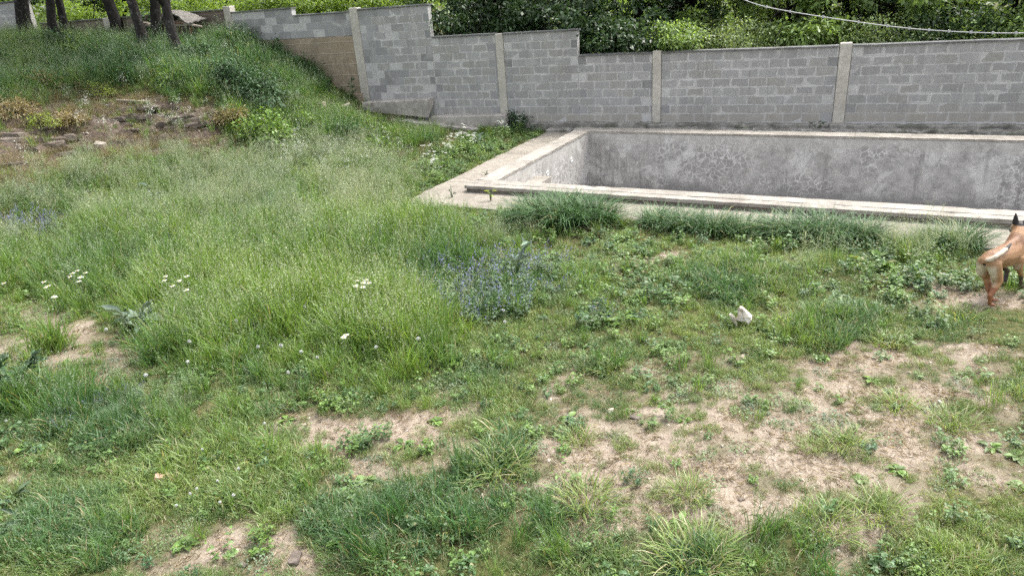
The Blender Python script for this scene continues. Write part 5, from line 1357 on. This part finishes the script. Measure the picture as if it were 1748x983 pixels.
def at_y(px, py, Y):
    p = on_y(px, py, Y); return p
def back_tree(px, Y, kind, lab, seed, zc, sx, sz, r0=.12, zb=None):
    p = on_y(px, 60, Y); zb = height(p[0], 17.3)[0] - .6 if zb is None else zb
    base = np.array([p[0], Y, zb]); r = np.random.default_rng(seed)
    return tree('woodland_tree', base, (p[0] + r.normal(0, .3), Y + r.normal(0, .3), zc), r0, kind, 0, (sx, sz), lab, seed, 'bark2', 'trees behind the wall')
BT = [
    (30, 22, 'C', 'bright leafy tree beyond the tall grey wall end', 4.9, 1.0, .8), (130, 21, 'B', 'dark tree behind the twin trunks beyond the wall', 5.2, .9, .7), (215, 23, 'C', 'sunlit yellow-green tree beyond the wall left of the leaning trunk', 5.4, 1.2, 1.0),
    (345, 22, 'C', 'sunlit tree beyond the wall behind the debris pile', 5.6, 1.2, .9), (450, 23, 'C', 'yellow-green tree above the stained upper wall', 5.0, 1.2, .8), (560, 22, 'C', 'bright tree above the wall left of the tallest block bay', 5.0, 1.2, .85), (670, 22.5, 'C', 'light green tree topping the tallest block bay', 4.9, 1.1, .8),
    (770, 20, 'B', 'dark dense tree directly right of the tall wall step', 4.2, .95, 1.0), (870, 20.5, 'B', 'dark tree behind the middle of the second step', 4.6, 1.05, 1.05), (985, 19.6, 'B', 'dark tree with a crooked visible trunk above the lower wall step', 4.4, .85, .95),
    (1060, 20.5, 'B', 'dark tree right of the lower wall step', 3.9, 1.0, 1.0), (1165, 21.5, 'A', 'green tree behind the wall above the middle post', 4.2, 1.0, .9), (1265, 23, 'A', 'pale green tree beyond the wall left of the cable', 4.8, 1.2, 1.1),
    (1350, 21.5, 'A', 'green tree under the start of the cable', 4.6, .9, 1.0), (1440, 23, 'A', 'light green tree behind the wall above the right post', 4.9, 1.2, 1.1), (1540, 21, 'A', 'green tree behind the cable, right of the right post', 4.3, 1.0, 1.05),
    (1630, 22, 'B', 'dark green tree towards the right end of the wall', 4.6, 1.1, 1.0), (1730, 21, 'A', 'green tree at the right end of the wall', 4.2, 1.0, 1.0), (1820, 22, 'B', 'dark tree just outside the right edge of the view', 4.4, 1.1, 1.1), (-80, 22, 'C', 'bright tree beyond the left edge of the wall', 5.4, 1.2, 1.0)]
for i, (px, Y, kd, lab, zc, sx, sz) in enumerate(BT):
    zc = on_y(px, 0, Y)[2] + random.uniform(.1, .8); sx *= 1.15
    back_tree(px, Y, kd, lab, 20 + i, zc, sx, sz, .11 + .05 * (i % 3))
# low growth hanging over the wall
def overhang(px, py, Y, w, h, n, mat, lab, seed, L=.1):
    r = np.random.default_rng(seed); p = on_y(px, py, Y); zb = p[2] - h / 2
    root = empty('overhanging_bush', (p[0], p[1], height(p[0], 17.3)[0] - .6), 0, lab, 'bush', 'bushes behind the wall')
    g = height(p[0], 17.3)[0] - .6; hh = p[2] - g; m = MB()
    for i in range(8):
        a = r.uniform(-1, 1); m.tube([(a * .2, r.uniform(-.1, .1), -.2), (a * w * .25, r.uniform(-.2, .2), hh * .6), (a * w * .45, r.uniform(-.3, .3), hh + r.uniform(-.3, .3) * h)], [.03, .02, .008], 6)
    link('stems', m.mesh('stems', M['bark2'], True), None, root)
    b = PB(); c = r.normal(0, .4, (24, 3)); k = r.integers(0, 24, n); off = r.normal(0, .16, (n, 3)); P = (c[k] + off) * np.array([w / 2, .9, h / 2]) + np.array([0, 0, hh])
    wx_ = P[:, 0] + p[0]; wt = np.where(wx_ > -5.5, 1.93, np.where(wx_ > -9.55, 2.53, np.where(wx_ > -12, 3.33, 3.6)))
    P[:, 1] = np.where(P[:, 2] + g < wt, np.maximum(P[:, 1], 17.78 - p[1]), np.maximum(P[:, 1], (17.25 if px < 1250 else 18.1) - p[1]))
    dv = off * 3 + r.normal(0, .5, (n, 3)) + np.array([0, -.05, -.05]); dv /= np.linalg.norm(dv, axis=1)[:, None]; Ls = L * r.uniform(.6, 1.2, n)
    b.leaves(r, P, dv, Ls, Ls * .5, 0, fold=.1, droop=.2)
    link('foliage', b.mesh('foliage', [M[mat]]), None, root)
overhang(1150, 66, 17.95, 2.2, .8, 2600, 'leafA', 'light green bush arching over the wall at the middle post', 81)
overhang(1085, 62, 18.3, 2.4, 1.3, 2800, 'leafB', 'dark bush resting on the wall at the lower step', 82, L=.14)
overhang(1030, 72, 18.2, 1.4, 1.0, 1700, 'leafB', 'dark bush in the notch of the lower wall step', 83)
overhang(1010, 60, 18.4, 1.8, 1.4, 1800, 'leafB', 'shadowy bush behind the end of the second step', 84, L=.13)
overhang(790, 45, 18.4, 2.0, 1.1, 2200, 'leafB', 'dark bush behind the wall just right of the tall step', 85)
overhang(900, 40, 18.6, 2.4, 1.0, 2400, 'leafB', 'dark bush above the coping of the second step', 86, L=.14)
overhang(1260, 62, 18.8, 2.6, .9, 2400, 'leafD', 'feathery green bush above the wall between the two right posts', 87, L=.07)
overhang(1370, 60, 19.2, 2.6, .9, 2000, 'leafA', 'green bush showing above the wall left of the right post', 88, L=.13)
overhang(1500, 55, 19.0, 2.8, 1.0, 2200, 'leafD', 'green bush above the wall right of the right post', 89, L=.08)
overhang(1620, 50, 19.0, 2.6, 1.0, 2200, 'leafB', 'dark green bush above the right hand bay', 90)
overhang(1720, 48, 18.8, 2.2, 1.0, 1800, 'leafA', 'green bush above the right end of the wall', 91)
overhang(440, 8, 19.0, 4.0, .9, 2600, 'leafC', 'yellow-green bush showing over the upper wall', 92)
overhang(640, 6, 18.9, 3.0, .8, 2400, 'leafC', 'sunlit bush showing over the tallest bay', 93)
overhang(545, 8, 19.0, 2.4, .8, 2000, 'leafC', 'bright bush showing over the step beside the first post', 94)
overhang(300, 12, 19.2, 3.0, 1.0, 2200, 'leafC', 'sunlit bush over the wall behind the spotted trunk', 95)
overhang(140, 22, 19.2, 3.0, 1.2, 2200, 'leafC', 'sunlit bush over the wall right of the twin trunks', 96)
# distant woodland closing the view
r = np.random.default_rng(99); n = 70000; nc = 900
cxy = np.c_[r.uniform(-75, 45, nc), r.uniform(25, 42, nc), np.where(r.random(nc) < .75, r.uniform(0, 4.5, nc), r.uniform(4, 10, nc))]
k = r.integers(0, nc, n); off = r.normal(0, 1, (n, 3)); P = cxy[k] + off * np.array([1.1, .9, .6])
b = PB(); b.cards(r, P, r.uniform(.22, .45, n), 0, v=np.clip(r.random(n) * .5 + r.random(nc)[k] * .5, 0, 1), asp=.6)
dw = link('distant_woodland', b.mesh('distant_woodland', [M['leafA']])); tag(dw, 'mass of distant green woodland behind the nearer trees', 'woodland', kind='stuff')
for i in range(26):
    x = -60 + i * 3.9 + random.uniform(-1, 1)

# ------------------------------------------------------------------ cable, debris, planks, scrap, stones
s = NT('white_cable'); M['cable'] = s.out((.42, .42, .41), .5)
cab = empty('overhead_cable', (0, 0, 0), 0, 'white cable with small clips sagging across the trees behind the wall', 'cable')
A0 = on_y(1255, -6, 17.9); A1 = on_y(1320, 15, 17.85); A2 = on_y(1500, 43, 17.8); A3 = on_y(1620, 54, 17.75); A4 = on_y(1748, 57, 17.7); A5 = on_y(1900, 50, 17.7)
pts = []; KP = [A0, A1, A2, A3, A4, A5]
for i in range(len(KP) - 1):
    p0, p1, p2, p3 = KP[max(i - 1, 0)], KP[i], KP[i + 1], KP[min(i + 2, 5)]
    for t in np.linspace(0, 1, 10, endpoint=False):
        pts.append(.5 * ((2 * p1) + (-p0 + p2) * t + (2 * p0 - 5 * p1 + 4 * p2 - p3) * t * t + (-p0 + 3 * p1 - 3 * p2 + p3) * t ** 3))
pts.append(A5)
m = MB(); m.tube([tuple(p) for p in pts], .010, 6); link('wire', m.mesh('wire', M['cable'], True), None, cab)
for k in range(9, 48, 3):
    p = pts[k]; m = MB(); m.box(p[0] - .02, p[0] + .02, p[1] - .02, p[1] + .02, p[2] - .022, p[2] + .03); link('clip', m.mesh('clip', M['cable']), None, cab)

# pile of boards and stones leaning on the wall behind the trunks
gp = on_y(308, 45, 16.9)
s = NT('grey_sheet'); n_ = s.noise(s.geo(), 18, 5, .7); M['sheet'] = s.out(s.ramp(n_, [(.3, (.06, .055, .05)), (.5, (.14, .13, .12)), (.7, (.22, .21, .195))]), .9, s.bump(n_, .6, .02), .1)
mb = MB(); nx_, ny_ = 14, 8; vs = []
for i in range(nx_):
    for j in range(ny_):
        u_ = i / (nx_ - 1); v_ = j / (ny_ - 1)
        vs.append(((u_ - .5) * 1.15, (v_ - .5) * .7, .34 * math.sin(math.pi * min(1, u_ * 1.15) ** .8) * (1 - .4 * v_ * v_) + random.uniform(-.02, .02)))
mb.add(vs, [(i * ny_ + j, (i + 1) * ny_ + j, (i + 1) * ny_ + j + 1, i * ny_ + j + 1) for i in range(nx_ - 1) for j in range(ny_ - 1)])
me = mb.mesh('crumpled_sheet', M['sheet']); o = link('crumpled_sheet', me, None, None, tuple(on_y(313, 36, 16.95)), (.15, 0, .05))
md = o.modifiers.new('thick', 'SOLIDIFY'); md.thickness = .03
tag(o, 'crumpled grey sheet heaped on boards behind the spotted trunk', 'sheet')
def board(name, a, b, Y, w, t, mat, lab, dz=0.0, grp=None, rx=0.0):
    A = on_y(*a, Y); B = on_y(*b, Y + .05); c = (A + B) / 2; d = B - A; Ls = np.linalg.norm(d)
    m = MB(); m.box(-Ls / 2, Ls / 2, -w / 2, w / 2, -t / 2, t / 2); me = m.mesh(name, M[mat]); bevel_mesh(me, .006)
    o = link(name, me, None, None, tuple(c)); o.rotation_mode = 'QUATERNION'
    o.rotation_quaternion = Vector(d).to_track_quat('X', 'Z') @ Euler((rx, 0, 0)).to_quaternion()
    return tag(o, lab, 'board', grp)
GB = 'boards heaped behind the trunks'
board('plank', (293, 40), (332, 38), 16.85, .25, .05, 'plank2', 'brown board under the crumpled grey sheet', grp=GB)
board('plank', (245, 44), (330, 43), 16.8, .2, .05, 'plank', 'long board lying level behind the trunks', grp=GB)
board('plank', (314, 41), (344, 46), 16.7, .08, .05, 'plank', 'pale pole end sticking out of the board heap', grp=GB)
board('plank', (272, 33), (292, 34), 16.85, .16, .09, 'plank2', 'short reddish timber on the heap between two trunks', grp=GB)
board('plank', (245, 40), (262, 44), 16.75, .08, .06, 'plank', 'pale short stick at the left end of the heap', grp=GB)
for x in (277, 308, 325):
    board('prop', (x, 45), (x + 2, 62), 16.85, .08, .08, 'plank2', {277: 'left prop post under the board heap', 308: 'middle prop post under the board heap', 325: 'right prop post under the board heap'}[x], grp='props under the boards')
for i, (x, y, lab) in enumerate([(283, 36, 'brown lump of wood on top of the heap, left of the sheet'), (250, 43, 'pale stone on the left end of the heap'), (291, 41, 'small brown stone under the left edge of the sheet')]):
    p = on_y(x, y, 16.8); o = link('heap_stone', rock_me[i], None, None, tuple(p), (.3, .2, i), (.22, .2, .16)); tag(o, lab, 'stone')

def lay_board(px, py, L, w, t, rz, tilt, mat, lab, cat='board'):
    p = hit(px, py); m = MB(); m.box(-L / 2, L / 2, -w / 2, w / 2, 0, t); me = m.mesh('loose_plank', M[mat]); bevel_mesh(me, .006)
    o = link('loose_plank', me, None, None, (p[0], p[1], p[2] + .05), (.1, tilt, rz)); return tag(o, lab, cat, 'loose boards on the bank')
lay_board(575, 190, .75, .2, .04, .5, -.25, 'plank', 'grey loose board lying on the bank below the thistle')
lay_board(556, 192, .8, .1, .04, -.9, .35, 'plank', 'narrow dark board stuck in the bank left of the wider one')
lay_board(226, 180, .8, .07, .05, .3, .1, 'plank', 'weathered stick lying on top of the eroded rock')
lay_board(515, 138, .35, .2, .05, .2, .0, 'plank', 'small grey slab lying on the grassy bank near the stained wall')
lay_board(410, 186, .9, .04, .03, -.5, .2, 'plank', 'thin dead branch below the dark shrub')

# white crumpled scrap
s = NT('offwhite_scrap'); n_ = s.noise(s.obj(), 9, 5, .6)
M['scrap'] = s.out(s.ramp(n_, [(.32, (.20, .16, .12)), (.45, (.45, .40, .33)), (.62, (.58, .55, .49))]), .7, s.bump(n_, .4, .01))
p = hit(1262, 557); sc_ = empty('white_scrap', tuple(p), 0, 'crumpled off-white scrap like a torn shell lying on the lawn', 'scrap')
yaw = math.atan2(p[1], p[0]) - math.pi / 2; sc_.rotation_euler.z = yaw
def crumple(name, prof, thick, loc, rot):
    """profile (x,z) outline swept to a thin folded body"""
    n = len(prof); c = np.mean(prof, 0); m = MB(); vs = []
    for s_, y in ((1.0, -thick), (.85, -thick * 2.2), (.0, -thick * 2.6)):
        vs += [(c[0] + (a - c[0]) * s_, y, c[1] + (b_ - c[1]) * s_) for a, b_ in prof]
    back_ = [(a, thick, b_) for a, b_ in prof]; vs += back_
    fs = []
    for k in range(2):
        for i in range(n): fs.append((k * n + i, k * n + (i + 1) % n, (k + 1) * n + (i + 1) % n, (k + 1) * n + i))
    for i in range(n): fs.append((i, 3 * n + i, 3 * n + (i + 1) % n, (i + 1) % n))
    fs.append(tuple(3 * n + i for i in range(n)))
    vs = [(a + random.uniform(-.006, .006), b_ + random.uniform(-.012, .012), c_ + random.uniform(-.006, .006)) for a, b_, c_ in vs]
    m.add(vs, fs); return link(name, m.mesh(name, M['scrap']), None, sc_, loc, rot)
k = np.linalg.norm(p - CAM) / F_PX
def pf(L): return [((x - 1261) * k, (557 - y) * k * 1.0) for x, y in L]
sc_.location.z += .03
crumple('body', pf([(1254, 551), (1258, 545), (1257, 534), (1260, 530), (1264, 530), (1271, 537), (1279, 544), (1280, 550), (1275, 557), (1270, 554), (1260, 554)]), .03, (0, 0, .01), (-.25, 0, 0))
crumple('flap', pf([(1244.5, 539), (1247, 537.5), (1252, 543), (1255, 551), (1257, 560), (1254, 559), (1249, 550)]), .012, (0, -.03, .01), (-.2, 0, .5))

p = hit(276, 826)
o = link('pink_stone', rock_me[1].copy(), None, None, (p[0], p[1], p[2] + .05), (.2, .5, .8), (.09, .06, .06)); o.data.materials.clear()
s = NT('pinkish_brick'); o.data.materials.append(s.out(s.ramp(s.noise(s.geo(), 50, 4), [(.3, (.42, .24, .17)), (.7, (.58, .40, .32))]), .9)); tag(o, 'small pinkish brick fragment in the lower left grass', 'stone')
for i, (x, y, w, lab) in enumerate([(1084, 716, .10, 'flat pale stone in the main bare patch'), (1042, 831, .06, 'small dark stone at the lower left of the main bare patch'), (505, 955, .12, 'flat grey stone in the lower left bare patch'), (415, 968, .07, 'small pale stone in the lower left bare patch'), (1265, 855, .05, 'small stone in the lower part of the main bare patch')]):
    p = hit(x, y); o = link('flat_stone', rock_me[i], None, None, (p[0], p[1], p[2] + .006), (0, 0, i), (w, w * .6, w * .28)); tag(o, lab, 'stone')

# ------------------------------------------------------------------ dog
def dog():
    bm = bmesh.new()
    def ball(c, r, sc=(1, 1, 1)):
        mt = Matrix.Translation(c) @ Matrix.Diagonal((r * sc[0], r * sc[1], r * sc[2], 1))
        bmesh.ops.create_icosphere(bm, subdivisions=2, radius=1.0, matrix=mt)
    def chain(pts):
        """(x,y,z,r[,sy,sz]) balls with close spacing"""
        for a, b in zip(pts, pts[1:]):
            a = list(a) + [1, 1][:max(0, 6 - len(a))]; b = list(b) + [1, 1][:max(0, 6 - len(b))]
            L = math.dist(a[:3], b[:3]); n = max(2, int(L / (min(a[3], b[3]) * .3)))
            for i in range(n + 1):
                t = i / n; q = [a[k] + (b[k] - a[k]) * t for k in range(6)]
                ball(q[:3], q[3], (1, q[4], q[5]))
    # trunk: rump, loin, deep ribcage, shoulders, neck
    chain([(-.05, 0, .535, .085, 1.0, 1.0), (.03, 0, .545, .115, .95, 1.0), (.17, 0, .545, .105, .98, .98), (.32, 0, .515, .135, .88, 1.02), (.46, 0, .50, .15, .82, 1.05), (.56, 0, .53, .135, .88, 1.05), (.64, .01, .605, .118, .92, 1), (.72, .03, .67, .10), (.78, .055, .715, .085)])
    chain([(.34, 0, .60, .055), (.50, 0, .63, .055), (.60, 0, .64, .06)])                     # withers
    # head turned to the left
    hd = np.array([.80, .085, .725]); f = np.array([.78, .60, -.30]); f /= np.linalg.norm(f)
    P = lambda k, dz=0.0: tuple(hd + f * k + np.array([0, 0, dz]))
    chain([(*P(-.03), .078), (*P(.05, -.005), .07), (*P(.11, -.02), .05), (*P(.17, -.03), .038), (*P(.215, -.035), .031)])
    sd_ = np.array([f[1], -f[0], 0]); sd_ /= np.linalg.norm(sd_)
    for sg in (-1, 1):                                                                         # upright ears
        b0 = hd - f * .03 + sd_ * sg * .05 + np.array([0, 0, .055])
        for t in np.linspace(0, 1, 9):
            q = b0 + np.array([0, 0, 1]) * .125 * t + sd_ * sg * .02 * t; w = .036 * (1 - t) ** .75 + .004
            ball(tuple(q), 1, (w, w, .02))
    # hind legs: thigh, stifle forward, hock back, pastern, foot
    for y, kn, hk, ft in ((-1, (.08, -.095, .30), (-.065, -.095, .155), (.03, -.103)), (1, (.13, .045, .30), (.075, -.02, .16), (.18, -.06))):
        chain([(-.01, y * .055, .50, .09, .8, 1.1), (.035, y * .075, .40, .078, .75, 1), (*kn, .055, .85, 1), ((kn[0] + hk[0]) / 2, (kn[1] + hk[1]) / 2, (kn[2] + hk[2]) / 2, .04), (*hk, .026), (hk[0] + .012, (hk[1] + ft[1]) / 2, .09, .021), (ft[0] - .06, ft[1], .04, .022), (ft[0], ft[1], .022, .024, 1.1, .8)])
        ball((hk[0] - .01, hk[1], hk[2] + .01), .022)
        for k in (-1, 0, 1): ball((ft[0] + .015, ft[1] + k * .016, .018), .015)
    # front legs: right one reaching forward, left one lifted and folded at the wrist
    chain([(.52, -.085, .44, .075, .8, 1.1), (.53, -.09, .36, .052), (.61, -.085, .29, .036), (.70, -.08, .20, .028), (.75, -.08, .09, .022), (.765, -.08, .04, .022), (.80, -.08, .022, .024, 1.15, .8)])
    chain([(.52, .085, .44, .075, .8, 1.1), (.50, .085, .36, .052), (.57, .07, .29, .036), (.645, .05, .235, .029), (.625, .04, .16, .024), (.61, .035, .125, .025)])
    ball((.655, .05, .225), .025)
    for k in (-1, 0, 1):
        ball((.815, -.08 + k * .017, .018), .015); ball((.60, .035 + k * .015, .11), .014)
    # tail swung over the back
    TAIL = [(-.105, 0, .56, .03), (-.12, -.03, .59, .027), (-.08, -.07, .625, .026), (0, -.085, .652, .027), (.10, -.085, .667, .025), (.19, -.075, .675, .021), (.27, -.06, .678, .015), (.33, -.045, .68, .009)]
    chain(TAIL)
    me = bpy.data.meshes.new('dog_raw'); bm.to_mesh(me); bm.free()
    tmp = bpy.data.objects.new('dog_raw', me); C.objects.link(tmp)
    md = tmp.modifiers.new('r', 'REMESH'); md.mode = 'VOXEL'; md.voxel_size = .0085
    md = tmp.modifiers.new('s', 'SMOOTH'); md.factor = .5; md.iterations = 5
    dg = bpy.context.evaluated_depsgraph_get(); me2 = bpy.data.meshes.new_from_object(tmp.evaluated_get(dg))
    bpy.data.objects.remove(tmp)
    n = len(me2.vertices); V = np.zeros(n * 3); me2.vertices.foreach_get('co', V); V = V.reshape(-1, 3)
    N = np.zeros(n * 3); me2.vertices.foreach_get('normal', N); N = N.reshape(-1, 3)
    x, y, z = V.T
    sm = lambda a, b, t: np.clip((t - a) / (b - a), 0, 1) ** 2 * (3 - 2 * np.clip((t - a) / (b - a), 0, 1))
    fawn = np.array([.285, .16, .082]); red = np.array([.19, .098, .052]); cream = np.array([.58, .50, .39]); black = np.array([.014, .012, .012]); tan = np.array([.42, .22, .10]); white = np.array([.62, .58, .52])
    nz_ = fbm(x * 14, y * 14 + z * 9, 3)
    col = np.tile(fawn, (n, 1)) * (.85 + .35 * nz_)[:, None]
    def blend(c, k): 
        nonlocal col
        k = np.clip(k, 0, 1)[:, None]; col = col * (1 - k) + np.asarray(c) * k
    blend(red, sm(.56, .66, z) * (x < .62) * .8)                                  # saddle
    blend(np.array([.36, .195, .09]), sm(.50, .40, z) * .6)
    blend(cream * .8, sm(.44, .36, z) * (x > .1) * (x < .5) * .7)                 # belly
    # pale seat of the rump and back of the thighs
    k = sm(.05, -.05, x) * sm(.54, .47, z) * sm(.22, .30, z) * sm(.45, -.2, N[:, 0])
    k = k * sm(-.125, -.085, y)
    blend(cream * 1.05, k * 1.0)
    blend(black * 2, sm(.012, .004, np.abs(y)) * (x < -.03) * (z < .5) * (z > .3) * .6)  # crease shade between the thighs, put into the coat colour
    legs = (z < .25) & (x < .3)
    blend(np.array([.26, .105, .05]), legs * 1.0)
    blend(black * 3, (z < .19) * (x > .3) * .9); blend(black * 3, (z < .30) * (x > .45) * (y > .0) * .9)
    blend(np.array([.20, .085, .05]), ((z < .05) & (x < .25)) * .8)
    # inner side of the far thigh
    # tail
    tp = []
    for q0, q1 in zip(TAIL[1:], TAIL[2:]):
        for t in np.linspace(0, 1, 5): tp.append([q0[k] + (q1[k] - q0[k]) * t for k in range(4)])
    dtail = np.min(np.stack([np.linalg.norm(V - np.array(q[:3]), axis=1) - q[3] for q in tp]), 0)
    on = (dtail < .009) & (z > .575)
    blend(cream * .95, on * 1.0); blend(black, on * sm(.11, .14, x))
    blend(black, np.linalg.norm(V - np.array([-.128, -.0, .53]), axis=1) < .018)
    # darker band behind the shoulder, and the mask
    blend(np.array([.13, .055, .03]), sm(.05, .0, np.abs(x - .60 - (z - .55) * -.35)) * (z > .42) * .45)
    hv = V - hd; along = hv @ f; head = (np.linalg.norm(hv - along[:, None] * f, axis=1) < .11) & (z > .60) & (y > .04) & (x > .66)
    blend(white, head * sm(.02, .06, along) * .6); blend(black, head * sm(.10, .15, along) * .9)
    ear = (z > .775) & (x > .62); blend(black * 1.3, ear * 1.0)
    for sg in (-1, 1):
        blend(black, np.linalg.norm(V - (hd + f * .075 + sd_ * sg * .045 + np.array([0, 0, .03])), axis=1) < .014)
    at = me2.attributes.new('fur', 'FLOAT_COLOR', 'POINT'); at.data.foreach_set('color', np.c_[col, np.ones(n)].astype(np.float32).ravel())
    s = NT('dog_fur'); c = s.attr('fur').outputs['Color']; O = s.obj()
    mp = s.n('ShaderNodeMapping'); mp.inputs['Scale'].default_value = (35, 90, 60); s.l(O, mp.inputs['Vector'])
    h = s.noise(mp.outputs[0], 2.0, 4, .7)
    c2 = s.mix(s.ramp(h, [(.3, .7), (.6, 0.0)]), c, s.mix(1.0, c, (.45, .4, .36), 'MULTIPLY'))
    c2 = s.mix(s.ramp(h, [(.58, 0.0), (.8, .5)]), c2, s.mix(1.0, c, (1.7, 1.75, 1.8), 'MULTIPLY'))
    p_ = s.n('ShaderNodeBsdfPrincipled'); s.l(c2, p_.inputs['Base Color']); p_.inputs['Roughness'].default_value = .55; p_.inputs['Specular IOR Level'].default_value = .3
    s.l(s.bump(h, .5, .006), p_.inputs['Normal']); o_ = s.n('ShaderNodeOutputMaterial'); s.l(p_.outputs[0], o_.inputs[0])
    me2.materials.clear(); me2.materials.append(s.m)
    me2.polygons.foreach_set('use_smooth', [True] * len(me2.polygons))
    me2.name = 'dog'
    return me2
dm = dog()
DOG_H, DS = R(56), .9
do = link('dog', dm, None, None, (1.82, 7.95, float(height(1.87, 8.0)[0]) + .025), (0, 0, DOG_H), (DS, DS, DS))
tag(do, 'tan short-haired dog with black ears and tail tip walking away across the grass', 'dog')
